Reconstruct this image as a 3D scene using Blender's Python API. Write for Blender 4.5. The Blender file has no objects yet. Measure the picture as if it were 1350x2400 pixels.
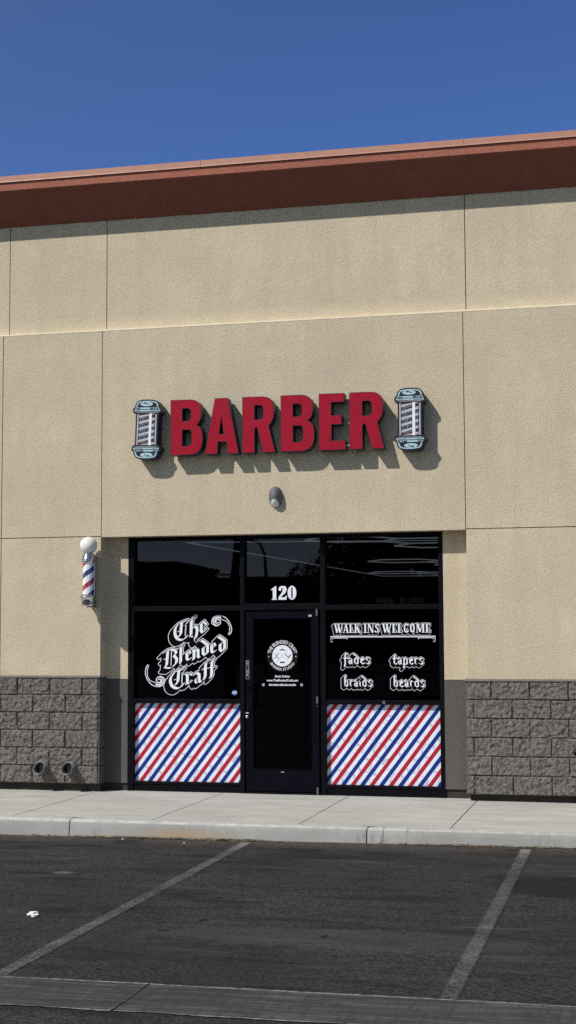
import bpy, bmesh, math, random
from mathutils import Vector, Matrix, noise
from mathutils.geometry import delaunay_2d_cdt, tessellate_polygon
random.seed(7)
PI = math.pi
R = math.radians
scene = bpy.context.scene
COL = scene.collection

# ------------------------------------------------------------------ object helpers
def link(o, parent=None):
    COL.objects.link(o)
    if parent: o.parent = parent
    return o

def tag(o, label=None, cat=None, group=None, kind=None):
    if label: o['label'] = label
    if cat: o['category'] = cat
    if group: o['group'] = group
    if kind: o['kind'] = kind
    return o

def thing(name, label, cat, loc=(0, 0, 0), group=None):
    o = bpy.data.objects.new(name, None)
    o.location = loc
    link(o)
    o.empty_display_size = .1
    return tag(o, label, cat, group)

def world_origin(p):
    v = Vector((0, 0, 0))
    while p is not None:
        v += p.location
        p = p.parent
    return v

class MB:
    """collects world-space geometry; build() makes ONE mesh object from it"""
    def __init__(self): self.v = []; self.f = []; self.sm = []
    def add(self, vs, fs, smooth=False):
        n = len(self.v)
        self.v += [tuple(p) for p in vs]
        self.f += [tuple(i + n for i in f) for f in fs]
        self.sm += [smooth] * len(fs)
        return self
    def box(self, x0, x1, y0, y1, z0, z1, bev=0.0):
        if bev <= 0:
            vs = [(x, y, z) for x in (x0, x1) for y in (y0, y1) for z in (z0, z1)]
            fs = [(0, 1, 3, 2), (4, 6, 7, 5), (0, 4, 5, 1), (2, 3, 7, 6), (0, 2, 6, 4), (1, 5, 7, 3)]
            return self.add(vs, fs)
        bm = bmesh.new()
        bmesh.ops.create_cube(bm, size=1)
        for v in bm.verts:
            v.co = Vector(((x0 + x1) / 2 + v.co.x * (x1 - x0), (y0 + y1) / 2 + v.co.y * (y1 - y0), (z0 + z1) / 2 + v.co.z * (z1 - z0)))
        bmesh.ops.bevel(bm, geom=list(bm.edges), offset=bev, segments=2, affect='EDGES', profile=.5)
        return self.bm(bm)
    def bm(self, bm, smooth=False, M=None):
        bm.verts.index_update()
        self.add([(M @ v.co if M else v.co) for v in bm.verts], [[v.index for v in f.verts] for f in bm.faces], smooth)
        bm.free()
        return self
    def tube(self, pts, rad, n=12, caps=True, smooth=True):
        pts = [Vector(p) for p in pts]
        rs = rad if isinstance(rad, (list, tuple)) else [rad] * len(pts)
        vs = []; fs = []
        up = None
        for i, p in enumerate(pts):
            a = pts[max(i - 1, 0)]; b = pts[min(i + 1, len(pts) - 1)]
            t = (b - a).normalized()
            if up is None:
                up = Vector((0, 0, 1)) if abs(t.z) < .9 else Vector((1, 0, 0))
            s = t.cross(up).normalized(); up = s.cross(t).normalized()
            for k in range(n):
                an = 2 * PI * k / n
                vs.append(p + (s * math.cos(an) + up * math.sin(an)) * rs[i])
        for i in range(len(pts) - 1):
            for k in range(n):
                k2 = (k + 1) % n
                fs.append((i * n + k, i * n + k2, (i + 1) * n + k2, (i + 1) * n + k))
        self.add(vs, fs, smooth)
        if caps:
            self.add(vs[:n], [tuple(range(n))[::-1]])
            self.add(vs[-n:], [tuple(range(n))])
        return self
    def lathe(self, prof, c, n=32, axis='z', smooth=True):
        vs = []; fs = []
        for (r, h) in prof:
            for k in range(n):
                a = 2 * PI * k / n
                if axis == 'z': vs.append((c[0] + r * math.cos(a), c[1] + r * math.sin(a), c[2] + h))
                elif axis == 'x': vs.append((c[0] + h, c[1] + r * math.cos(a), c[2] + r * math.sin(a)))
                else: vs.append((c[0] + r * math.cos(a), c[1] + h, c[2] + r * math.sin(a)))
        for i in range(len(prof) - 1):
            for k in range(n):
                k2 = (k + 1) % n
                fs.append((i * n + k, i * n + k2, (i + 1) * n + k2, (i + 1) * n + k))
        self.add(vs, fs, smooth)
        return self
    def flat(self, polys, y):
        """front-facing polygons in (x,z) at depth y"""
        for p in polys:
            self.add([(a, y, b) for a, b in p], [tuple(range(len(p)))])
        return self
    def build(self, name, m, parent=None, kind=None, label=None):
        me = bpy.data.meshes.new(name)
        o = world_origin(parent)
        me.from_pydata([(x - o.x, y - o.y, z - o.z) for x, y, z in self.v], [], self.f)
        for p, s in zip(me.polygons, self.sm): p.use_smooth = s
        me.materials.append(m)
        me.update()
        ob = bpy.data.objects.new(name, me)
        link(ob, parent)
        if kind: ob['kind'] = kind
        if label: ob['label'] = label
        return ob

# ------------------------------------------------------------------ materials
def new_mat(name):
    m = bpy.data.materials.new(name); m.use_nodes = True
    nt = m.node_tree; nt.nodes.clear()
    out = nt.nodes.new('ShaderNodeOutputMaterial')
    b = nt.nodes.new('ShaderNodeBsdfPrincipled')
    nt.links.new(b.outputs[0], out.inputs[0])
    return m, nt, b

class NT:
    def __init__(s, nt): s.nt = nt
    def n(s, t, **kw):
        nd = s.nt.nodes.new(t)
        for k, v in kw.items():
            if k.startswith('i_'):
                nd.inputs[k[2:].replace('_', ' ')].default_value = v
            else: setattr(nd, k, v)
        return nd
    def l(s, a, b): s.nt.links.new(a, b)
    def pos(s):
        return s.n('ShaderNodeNewGeometry').outputs['Position']
    def noise(s, vec, scale, detail=2, rough=.5, dist=0.0):
        nd = s.n('ShaderNodeTexNoise'); nd.inputs['Scale'].default_value = scale
        nd.inputs['Detail'].default_value = detail; nd.inputs['Roughness'].default_value = rough
        nd.inputs['Distortion'].default_value = dist
        if vec is not None: s.l(vec, nd.inputs['Vector'])
        return nd.outputs['Fac']
    def ramp(s, fac, stops):
        r = s.n('ShaderNodeValToRGB')
        e = r.color_ramp.elements
        while len(e) < len(stops): e.new(.5)
        for el, (p, c) in zip(e, stops):
            el.position = p
            el.color = (c, c, c, 1) if isinstance(c, (int, float)) else (*c, 1)
        s.l(fac, r.inputs['Fac'])
        return r.outputs['Color']
    def mix(s, fac, a, b, mode='MIX'):
        m = s.n('ShaderNodeMix', data_type='RGBA', blend_type=mode)
        for sock, v in ((m.inputs['Factor'], fac), (m.inputs['A'], a), (m.inputs['B'], b)):
            if hasattr(v, 'links') or isinstance(v, bpy.types.NodeSocket): s.l(v, sock)
            elif isinstance(v, tuple): sock.default_value = (*v, 1)
            elif sock.type == 'RGBA': sock.default_value = (v, v, v, 1)
            else: sock.default_value = v
        return m.outputs['Result']
    def math(s, op, a, b=0.0, clamp=False):
        m = s.n('ShaderNodeMath', operation=op); m.use_clamp = clamp
        for sock, v in ((m.inputs[0], a), (m.inputs[1], b)):
            if isinstance(v, bpy.types.NodeSocket): s.l(v, sock)
            else: sock.default_value = v
        return m.outputs[0]
    def scale(s, vec, sc):
        m = s.n('ShaderNodeMapping'); s.l(vec, m.inputs['Vector']); m.inputs['Scale'].default_value = sc
        return m.outputs[0]
    def bump(s, h, dist, strength=1.0, normal=None):
        b = s.n('ShaderNodeBump'); b.inputs['Distance'].default_value = dist; b.inputs['Strength'].default_value = strength
        s.l(h, b.inputs['Height'])
        if normal is not None: s.l(normal, b.inputs['Normal'])
        return b.outputs[0]

def plain(name, col, rough=.5, metal=0.0, spec=.5, emis=None, estr=0.0, grime=0.0, coat=0.0):
    m, nt, b = new_mat(name); N = NT(nt)
    b.inputs['Base Color'].default_value = (*col, 1)
    b.inputs['Roughness'].default_value = rough
    b.inputs['Metallic'].default_value = metal
    b.inputs['Specular IOR Level'].default_value = spec
    if coat: b.inputs['Coat Weight'].default_value = coat; b.inputs['Coat Roughness'].default_value = .05
    if emis:
        b.inputs['Emission Color'].default_value = (*emis, 1); b.inputs['Emission Strength'].default_value = estr
    if grime:
        f = N.noise(N.pos(), 9, 5, .65)
        f2 = N.ramp(f, [(.35, 1 - grime), (.65, 1 + 0 * grime)])
        N.l(N.mix(1.0, tuple(col), f2, 'MULTIPLY'), b.inputs['Base Color'])
        rr = N.ramp(N.noise(N.pos(), 23, 3), [(.3, max(rough - .08, .02)), (.7, min(rough + .1, 1))])
        N.l(rr, b.inputs['Roughness'])
    return m

def stucco(name, col, dark, bumpd=.012, scale=34, var=.12, bounce_z=None):
    m, nt, b = new_mat(name); N = NT(nt); p = N.pos()
    big = N.noise(p, .9, 4, .6)
    streak = N.noise(N.scale(p, (5.0, 5.0, .45)), 1.2, 4, .6)
    mid = N.noise(p, 7, 3, .6)
    worm = N.noise(p, scale, 2.5, .55, 1.1)
    fine = N.noise(p, scale * 3.3, 2, .6)
    c = N.mix(N.ramp(big, [(.32, 0.0), (.68, 1.0)]), tuple(x * (1 - var) for x in col), tuple(min(x * (1 + var * .55), 1) for x in col))
    c = N.mix(N.ramp(streak, [(.45, 0.0), (.70, .5)]), c, (col[0] * .80, col[1] * .82, col[2] * .86))
    c = N.mix(N.ramp(mid, [(.35, 0.0), (.7, .22)]), c, tuple(x * .86 for x in col))
    pt = N.noise(p, 2.6, 5, .65, .8)
    c = N.mix(N.ramp(pt, [(.44, 0.0), (.66, .38)]), c, (col[0] * .83, col[1] * .84, col[2] * .87))
    cav = N.ramp(worm, [(.30, 1.0), (.50, 0.0)])
    c = N.mix(N.math('MULTIPLY', cav, .40), c, dark)
    if bounce_z:  # light bounced up from the ledge, painted into the wall colour
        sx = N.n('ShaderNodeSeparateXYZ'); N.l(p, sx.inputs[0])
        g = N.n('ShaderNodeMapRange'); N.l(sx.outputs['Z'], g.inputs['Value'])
        g.inputs['From Min'].default_value = bounce_z[1]; g.inputs['From Max'].default_value = bounce_z[0]
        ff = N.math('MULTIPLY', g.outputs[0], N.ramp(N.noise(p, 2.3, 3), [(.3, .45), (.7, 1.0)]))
        c = N.mix(N.math('MULTIPLY', ff, .6), c, bounce_z[2])
    N.l(c, b.inputs['Base Color'])
    b.inputs['Roughness'].default_value = .92; b.inputs['Specular IOR Level'].default_value = .15
    h = N.math('ADD', N.ramp(worm, [(.28, 0.0), (.62, 1.0)]), N.math('MULTIPLY', fine, .35))
    N.l(N.bump(h, bumpd, .9), b.inputs['Normal'])
    return m

def rockmat(name, col, bumpd=.010):
    m, nt, b = new_mat(name); N = NT(nt); p = N.pos()
    n1 = N.noise(p, 26, 4, .62, .5); n2 = N.noise(p, 75, 3, .6); n3 = N.noise(p, 2.2, 3)
    c = N.mix(N.ramp(n1, [(.36, 0.0), (.58, 1.0)]), tuple(x * .42 for x in col), tuple(x * 1.12 for x in col))
    c = N.mix(N.ramp(n3, [(.35, 0.0), (.7, .35)]), c, tuple(x * .78 for x in col))
    N.l(c, b.inputs['Base Color'])
    b.inputs['Roughness'].default_value = .9; b.inputs['Specular IOR Level'].default_value = .2
    N.l(N.bump(N.math('ADD', n1, N.math('MULTIPLY', n2, .4)), bumpd, .9), b.inputs['Normal'])
    return m

M = {}
M['stucco'] = stucco('cream_stucco', (.610, .518, .372), (.37, .30, .21), .0032, 58, .11)
M['stucco_up'] = stucco('cream_stucco_upper', (.618, .525, .382), (.37, .30, .21), .0032, 58, .11, bounce_z=(5.45, 5.64, (.78, .64, .42)))
M['ledge'] = stucco('ledge_stucco', (.66, .585, .44), (.6, .52, .36), .002, 60, .08)
M['brown'] = stucco('brown_stucco_shaded', (.245, .088, .066), (.17, .06, .046), .0015, 46, .08)  # cornice brown with the shade of the cove put into its colour
M['grey_stucco'] = stucco('grey_stucco', (.118, .108, .100), (.07, .062, .058), .004, 40, .10)
M['joint'] = plain('dark_joint', (.12, .10, .07), .9, spec=.1)
M['block'] = rockmat('split_face_block', (.168, .152, .140), .012)
M['mortar'] = plain('block_joint', (.055, .050, .046), .95, spec=.1)
M['cap'] = plain('block_cap', (.17, .155, .145), .85, spec=.2, grime=.25)
M['base'] = plain('foundation_paint', (.055, .048, .045), .9, spec=.15, grime=.35)
M['fascia'] = stucco('brown_stucco_lit', (.40, .150, .100), (.2, .07, .05), .0045, 46, .14)  # same cornice brown, lightened in colour as its sunlit face
M['coping'] = plain('coping_metal', (.47, .235, .165), .45, spec=.4, grime=.12)
M['frame'] = plain('black_anodised', (.0035, .0035, .006), .5, spec=.09, grime=.3)
M['door_frame'] = plain('black_door_metal', (.0022, .0024, .007), .5, spec=.07, grime=.3)
M['red'] = plain('red_acrylic', (.350, .008, .026), .25, spec=.16, grime=.14)
M['navy'] = plain('navy_return', (.010, .009, .045), .45, spec=.4)
M['trim'] = plain('dark_trim', (.012, .008, .014), .4)
M['white_vinyl'] = plain('white_vinyl', (.78, .79, .84), .5, spec=.3)
M['black_vinyl'] = plain('black_vinyl', (.0015, .0015, .002), .6, spec=.05)
M['silver_vinyl'] = plain('silver_vinyl', (.46, .47, .52), .5, spec=.3)
M['grey_print'] = plain('grey_print', (.50, .53, .60), .5, spec=.3)
M['dark_disc'] = plain('charcoal_vinyl', (.006, .006, .006), .6, spec=.12)
M['panel_white'] = plain('panel_white', (.73, .76, .86), .45, spec=.3)
M['panel_red'] = plain('panel_red', (.43, .014, .032), .4, spec=.2)
M['panel_blue'] = plain('panel_blue', (.006, .030, .215), .4, spec=.2)
M['ice'] = plain('ice_blue', (.40, .56, .62), .45, spec=.3)
M['signblack'] = plain('sign_black', (.012, .015, .018), .4, spec=.35)
M['signgrey'] = plain('sign_grey', (.45, .46, .50), .45, spec=.3)
M['signnavy'] = plain('sign_navy', (.012, .016, .035), .45, spec=.3)
M['signmaroon'] = plain('sign_maroon', (.055, .018, .02), .45, spec=.3)
M['chrome'] = plain('chrome', (.62, .63, .66), .16, metal=1.0)
M['steel'] = plain('brushed_steel', (.42, .43, .46), .35, metal=1.0)
M['hinge'] = plain('grey_hinge', (.10, .105, .12), .5)
M['lamp_grey'] = plain('lamp_housing', (.15, .15, .155), .5, spec=.3, grime=.2)
M['pipe'] = plain('painted_pipe', (.19, .175, .16), .6, spec=.3, grime=.3)
M['paper'] = plain('white_paper', (.80, .80, .78), .8, spec=.2)
M['adt'] = plain('blue_sticker', (.07, .20, .46), .4)
M['interior'] = plain('dark_interior', (.018, .018, .020), .9, spec=.1)
M['led'] = plain('led_tube', (.4, .4, .4), .5, emis=(.85, .92, 1.0), estr=.36)
M['neon'] = plain('dim_neon', (.1, .1, .1), .5, emis=(.8, .9, .8), estr=.10)  # letters emit a faint glow of their own
M['carpaint'] = plain('black_car_paint', (.006, .006, .012), .22, spec=.5, coat=1.0)
M['tyre'] = plain('tyre', (.02, .02, .02), .8)
M['far_wall'] = plain('tan_far_wall', (.16, .14, .11), .9, grime=.2)
M['bark'] = plain('bark', (.06, .045, .03), .9, grime=.4)
M['rust'] = plain('dry_debris', (.34, .28, .18), .9, grime=.75)

# lens of the wall light: translucent looking pale dome
M['lens'] = plain('lens', (.80, .80, .74), .25, spec=.6, grime=.15)
M['globe'] = plain('milk_globe', (.80, .78, .74), .10, spec=.5)
_b = M['globe'].node_tree.nodes['Principled BSDF']
_b.inputs['Subsurface Weight'].default_value = .35
_b.inputs['Subsurface Radius'].default_value = (.08, .07, .06)

def glass(name, tint, f_amt=1.0):
    m = bpy.data.materials.new(name); m.use_nodes = True
    nt = m.node_tree; nt.nodes.clear(); N = NT(nt)
    out = N.n('ShaderNodeOutputMaterial')
    tr = N.n('ShaderNodeBsdfTransparent'); tr.inputs[0].default_value = (*tint, 1)
    gl = N.n('ShaderNodeBsdfGlossy'); gl.inputs['Roughness'].default_value = .012
    gl.inputs['Color'].default_value = (.66, .66, .90, 1)
    nz = N.noise(N.pos(), 1.3, 1)
    N.l(N.bump(nz, .0012, .5), gl.inputs['Normal'])
    fr = N.n('ShaderNodeFresnel'); fr.inputs['IOR'].default_value = 1.5
    mx = N.n('ShaderNodeMixShader')
    N.l(N.math('MULTIPLY', fr.outputs[0], f_amt), mx.inputs[0])
    N.l(tr.outputs[0], mx.inputs[1]); N.l(gl.outputs[0], mx.inputs[2]); N.l(mx.outputs[0], out.inputs[0])
    return m
M['glass'] = glass('tinted_glass', (.17, .18, .19), .62)
M['carglass'] = glass('dark_car_glass', (.05, .05, .05), 1.2)

def concrete(name, col, kind):
    m, nt, b = new_mat(name); N = NT(nt); p = N.pos()
    sx = N.n('ShaderNodeSeparateXYZ'); N.l(p, sx.inputs[0])
    big = N.noise(p, .8, 5, .6, .4)
    sw = N.noise(N.scale(p, (.55, 2.2, 1)), 1.6, 5, .65, 1.2)
    fine = N.noise(p, 130, 3, .7)
    sm = N.noise(p, 14, 4, .7)
    c = N.mix(N.ramp(big, [(.3, 0.0), (.7, 1.0)]), tuple(x * .86 for x in col), tuple(x * 1.08 for x in col))
    c = N.mix(N.ramp(sw, [(.40, 0.0), (.64, .8)]), c, tuple(x * .74 for x in col))
    c = N.mix(N.ramp(sm, [(.55, 0.0), (.8, .5)]), c, tuple(x * .72 for x in col))
    c = N.mix(N.ramp(fine, [(.3, .25), (.6, 0.0)]), c, tuple(x * .6 for x in col))
    # gum spots / specks
    vo = N.n('ShaderNodeTexVoronoi'); vo.inputs['Scale'].default_value = 2.1; N.l(p, vo.inputs['Vector'])
    c = N.mix(N.ramp(vo.outputs['Distance'], [(.022, .8), (.04, 0.0)]), c, (.10, .095, .09))
    vo2 = N.n('ShaderNodeTexVoronoi'); vo2.inputs['Scale'].default_value = 5.3; N.l(N.scale(p, (1, 2.2, 1)), vo2.inputs['Vector'])  # sun side of the sky brightened to lift fill on shaded walls
    c = N.mix(N.ramp(vo2.outputs['Distance'], [(.03, .65), (.07, 0.0)]), c, (.16, .15, .14))
    if kind == 'curb':
        # weathering: mineral staining of the concrete itself near x=-0.35, soot runs on the face
        dx = N.math('ABSOLUTE', N.math('ADD', sx.outputs['X'], .38))
        st = N.n('ShaderNodeMapRange'); N.l(dx, st.inputs['Value'])
        st.inputs['From Min'].default_value = .62; st.inputs['From Max'].default_value = .05
        lo = N.n('ShaderNodeMapRange'); N.l(sx.outputs['Z'], lo.inputs['Value'])
        lo.inputs['From Min'].default_value = -.03; lo.inputs['From Max'].default_value = -.12
        f = N.math('MULTIPLY', N.math('MULTIPLY', st.outputs[0], lo.outputs[0]), N.ramp(N.noise(p, 6, 4), [(.3, .7), (.6, 1.0)]))
        c = N.mix(N.math('MULTIPLY', f, .75), c, (.40, .26, .13))
        e = N.n('ShaderNodeMapRange'); N.l(sx.outputs['Z'], e.inputs['Value']); e.inputs['From Min'].default_value = -.026; e.inputs['From Max'].default_value = -.012
        c = N.mix(N.math('MULTIPLY', e.outputs[0], N.ramp(N.noise(p, 12, 3), [(.35, .35), (.6, .9)])), c, (.54, .53, .49))  # highlight along the kerb nose, painted as a paler tone
        dr = N.noise(N.scale(p, (14, 1, 1.6)), 1.3, 3, .7)
        msk = N.ramp(N.noise(N.scale(p, (1, 0, 0)), .9, 2), [(.46, 0.0), (.6, 1.0)])
        c = N.mix(N.math('MULTIPLY', N.ramp(dr, [(.56, 0.0), (.66, .6)]), msk), c, (.11, .11, .11))
    if kind == 'gutter':
        br = N.noise(N.scale(p, (1.0, 14, 1)), 1.7, 4, .65)
        c = N.mix(N.ramp(br, [(.46, 0.0), (.64, .8)]), c, tuple(min(1, x * 1.9) for x in col))
        br3 = N.noise(N.scale(p, (1.6, 6, 1)), 1.2, 5, .7, .5)
        c = N.mix(N.ramp(br3, [(.5, 0.0), (.66, .7)]), c, tuple(x * .55 for x in col))
        br2 = N.noise(N.scale(p, (26, 2.5, 1)), 1.3, 3, .7)
        c = N.mix(N.ramp(br2, [(.46, 0.0), (.62, .55)]), c, tuple(x * .6 for x in col))
        e = N.n('ShaderNodeMapRange'); 
        d = N.math('ABSOLUTE', N.math('ADD', sx.outputs['Y'], 8.545)); N.l(d, e.inputs['Value'])
        e.inputs['From Min'].default_value = .285; e.inputs['From Max'].default_value = .305
        N.l(N.mix(N.math('MULTIPLY', e.outputs[0], N.ramp(N.noise(p, 30, 3), [(.35, .3), (.6, 1.0)])), c, (.34, .33, .31)), b.inputs['Base Color'])
    else:
        N.l(c, b.inputs['Base Color'])
    b.inputs['Roughness'].default_value = .88; b.inputs['Specular IOR Level'].default_value = .2
    N.l(N.bump(N.math('ADD', fine, N.math('MULTIPLY', sm, .5)), .003, .7), b.inputs['Normal'])
    return m
M['walk'] = concrete('sidewalk_concrete', (.545, .530, .480), 'walk')
M['curb'] = concrete('kerb_concrete', (.385, .385, .365), 'curb')
M['gutter'] = concrete('gutter_concrete', (.066, .065, .062), 'gutter')

def asphalt(name, line=False):
    m, nt, b = new_mat(name); N = NT(nt); p = N.pos()
    agg = N.noise(p, 44, 2, .55, .3)
    agg2 = N.noise(p, 95, 2, .6)
    big = N.noise(p, .55, 5, .6, .3)
    col = N.mix(N.ramp(agg, [(.36, 0.0), (.64, 1.0)]), (.011, .0108, .0115), (.060, .058, .058))
    col = N.mix(N.ramp(agg2, [(.58, 0.0), (.72, .7)]), col, (.15, .145, .14))
    col = N.mix(N.ramp(big, [(.36, .0), (.66, .62)]), col, (.022, .021, .023))
    # wheel scuffs: long streaks across the bay
    scf = N.noise(N.scale(p, (.7, 5.5, 1)), 1.5, 4, .65, .3)
    col = N.mix(N.ramp(scf, [(.56, 0.0), (.70, .42)]), col, (.085, .08, .077))
    dk = N.noise(N.scale(p, (.8, 3.2, 1)), 1.1, 5, .65, .4)
    col = N.mix(N.ramp(dk, [(.50, 0.0), (.66, .7)]), col, (.013, .0125, .0135))
    sy = N.n('ShaderNodeSeparateXYZ'); N.l(p, sy.inputs[0])
    dt = N.n('ShaderNodeMapRange'); N.l(sy.outputs['Y'], dt.inputs['Value']); dt.inputs['From Min'].default_value = -2.95; dt.inputs['From Max'].default_value = -2.5
    col = N.mix(N.math('MULTIPLY', dt.outputs[0], N.ramp(N.noise(p, 8, 5, .7), [(.35, .15), (.65, .9)])), col, (.105, .085, .065))
    # dark oil drips, flattened blots
    for sc, th, am, off in ((.62, .14, .75, 0), (1.5, .09, .8, 7.3), (2.9, .06, .8, 3.1)):
        mp = N.n('ShaderNodeMapping'); N.l(p, mp.inputs['Vector'])
        mp.inputs['Location'].default_value = (off, off * 1.7, 0); mp.inputs['Scale'].default_value = (1, 1.25, 1)
        ad = N.n('ShaderNodeVectorMath', operation='ADD')
        nz = N.n('ShaderNodeTexNoise'); nz.inputs['Scale'].default_value = 5; nz.inputs['Detail'].default_value = 4; N.l(p, nz.inputs['Vector'])
        sb = N.n('ShaderNodeVectorMath', operation='SCALE'); N.l(nz.outputs['Color'], sb.inputs[0]); sb.inputs['Scale'].default_value = .35 / sc * .5
        N.l(mp.outputs[0], ad.inputs[0]); N.l(sb.outputs[0], ad.inputs[1])
        vo = N.n('ShaderNodeTexVoronoi'); vo.inputs['Scale'].default_value = sc; N.l(ad.outputs[0], vo.inputs['Vector'])
        col = N.mix(N.ramp(vo.outputs['Distance'], [(th * .6, am * .75), (th, 0.0)]), col, (.012, .011, .011))
    # the big old oil patch at the right-hand bay
    def spot(cx, cy, rx, ry, amt, c2, col, nsc=4.5, na=1.5):
        mp = N.n('ShaderNodeMapping'); mp.vector_type = 'TEXTURE'; N.l(p, mp.inputs['Vector'])
        mp.inputs['Location'].default_value = (cx, cy, -.15); mp.inputs['Scale'].default_value = (rx, ry, 4)
        ln = N.n('ShaderNodeVectorMath', operation='LENGTH'); N.l(mp.outputs[0], ln.inputs[0])
        d = N.math('ADD', ln.outputs['Value'], N.math('MULTIPLY', N.math('SUBTRACT', N.noise(p, nsc, 4, .65), .5), na))
        return N.mix(N.math('MULTIPLY', N.ramp(d, [(.75, 1.0), (1.05, 0.0)]), amt), col, c2)
    col = spot(3.45, -4.55, .62, .55, .75, (.012, .012, .012), col)
    col = spot(3.15, -4.15, .45, .18, .6, (.014, .013, .013), col)
    col = spot(.12, -4.35, .42, .22, .45, (.018, .016, .016), col)
    col = spot(1.05, -3.35, .42, .2, .55, (.016, .015, .015), col)
    col = spot(1.75, -3.15, .3, .12, .6, (.014, .013, .013), col)
    col = spot(2.0, -6.8, 1.6, .35, .30, (.085, .08, .075), col)
    for sx0, sy0, srx, sry in ((.85, -7.93, .030, .045), (1.17, -7.86, .034, .045), (.90, -5.50, .035, .07), (1.02, -6.35, .055, .08), (.86, -6.75, .07, .06), (1.96, -6.73, .035, .09), (1.93, -7.55, .02, .06), (1.38, -5.05, .025, .05), (3.15, -5.34, .04, .05), (.30, -6.26, .09, .07), (-.35, -4.9, .05, .08), (2.55, -4.9, .03, .05)):
        col = spot(sx0, sy0, srx * .75, sry * .65, .85, (.008, .008, .008), col, 22, 1.3)
    for sx0, sy0, srx, sry in ((1.62, -3.05, .20, .07), (2.15, -3.30, .16, .06), (.95, -3.0, .30, .12), (-.6, -4.9, .25, .10), (-1.2, -3.1, .35, .10), (.2, -3.5, .3, .1)):
        col = spot(sx0, sy0, srx, sry, .6, (.011, .010, .010), col, 6, 1.2)
    col = spot(-.72, -4.62, .10, .07, .6, (.16, .155, .15), col, 14, 1.0)
    if line:
        w1 = N.noise(p, 3.0, 5, .7); w2 = N.noise(p, 48, 2, .6)
        sx = N.n('ShaderNodeSeparateXYZ'); N.l(p, sx.inputs[0])
        wear = N.math('ADD', N.math('MULTIPLY', w1, .55), N.math('MULTIPLY', w2, .75))
        f = N.ramp(wear, [(.56, .03), (.80, .42)])
        near = N.n('ShaderNodeMapRange'); N.l(sx.outputs['Y'], near.inputs['Value'])
        near.inputs['From Min'].default_value = -3.3; near.inputs['From Max'].default_value = -2.7
        f = N.math('ADD', f, N.math('MULTIPLY', near.outputs[0], .38), True)
        dd_ = N.math('FRACT', N.math('ADD', N.math('DIVIDE', N.math('SUBTRACT', sx.outputs['X'], .325), 2.63), 10.5))
        dd_ = N.math('MULTIPLY', N.math('ABSOLUTE', N.math('SUBTRACT', dd_, .5)), 2.63)
        ed = N.math('ADD', dd_, N.math('MULTIPLY', N.math('SUBTRACT', N.noise(p, 38, 3, .7), .5), .05))
        f = N.math('MULTIPLY', f, N.ramp(N.math('MULTIPLY', ed, 10.0), [(.42, 1.0), (.52, 0.0)]))
        col = N.mix(f, col, (.29, .285, .275))
    N.l(col, b.inputs['Base Color'])
    b.inputs['Roughness'].default_value = .85; b.inputs['Specular IOR Level'].default_value = .15
    N.l(N.bump(N.math('ADD', agg, N.math('MULTIPLY', agg2, .4)), .006, .8), b.inputs['Normal'])
    return m
M['asphalt'] = asphalt('asphalt')
M['line'] = asphalt('worn_line_paint', True)

def stripes_pole():
    m, nt, b = new_mat('spiral_stripes'); N = NT(nt)
    tc = N.n('ShaderNodeTexCoord'); sx = N.n('ShaderNodeSeparateXYZ'); N.l(tc.outputs['Object'], sx.inputs[0])
    th = N.math('ARCTAN2', sx.outputs['Y'], sx.outputs['X'])
    # one red and one blue band per turn
    ph = N.math('ADD', N.math('DIVIDE', sx.outputs['Z'], .28), N.math('DIVIDE', N.math('MULTIPLY', th, -1.0), 2 * PI))
    fr = N.math('FRACT', N.math('ADD', ph, POLE_PHASE))
    r = N.n('ShaderNodeValToRGB'); r.color_ramp.interpolation = 'CONSTANT'
    e = r.color_ramp.elements
    W = (.78, .79, .82, 1)
    e[0].position = 0; e[0].color = (.32, .012, .035, 1)
    e[1].position = .23; e[1].color = W
    x = e.new(.5); x.color = (.008, .018, .17, 1)
    x = e.new(.73); x.color = W
    N.l(fr, r.inputs['Fac']); N.l(r.outputs[0], b.inputs['Base Color'])
    b.inputs['Roughness'].default_value = .12
    b.inputs['Coat Weight'].default_value = .6
    return m
POLE_PHASE = .0
M['spiral'] = stripes_pole()

def leafmat(name, a, bcol):
    m, nt, b = new_mat(name); N = NT(nt)
    N.l(N.mix(N.ramp(N.noise(N.pos(), 1.7, 3), [(.35, 0.0), (.65, 1.0)]), a, bcol), b.inputs['Base Color'])
    b.inputs['Roughness'].default_value = .7
    return m
M['leaf'] = leafmat('foliage', (.035, .055, .02), (.07, .10, .035))

# ------------------------------------------------------------------ 2D helpers
def hull(pts):
    pts = sorted(set((round(a, 6), round(b, 6)) for a, b in pts))
    if len(pts) < 3: return pts
    def half(ps):
        h = []
        for p in ps:
            while len(h) >= 2 and (h[-1][0] - h[-2][0]) * (p[1] - h[-2][1]) - (h[-1][1] - h[-2][1]) * (p[0] - h[-2][0]) <= 1e-12: h.pop()
            h.append(p)
        return h[:-1]
    return half(pts) + half(pts[::-1])

def stroke(path, nib):
    """convex pieces swept by a nib polygon along a path; nib may be a list of nibs"""
    out = []
    many = isinstance(nib[0][0], (list, tuple))
    for i in range(len(path) - 1):
        a, b = path[i], path[i + 1]
        na = nib[i] if many else nib; nb = nib[i + 1] if many else nib
        out.append(hull([(a[0] + x, a[1] + y) for x, y in na] + [(b[0] + x, b[1] + y) for x, y in nb]))
    return out

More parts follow.
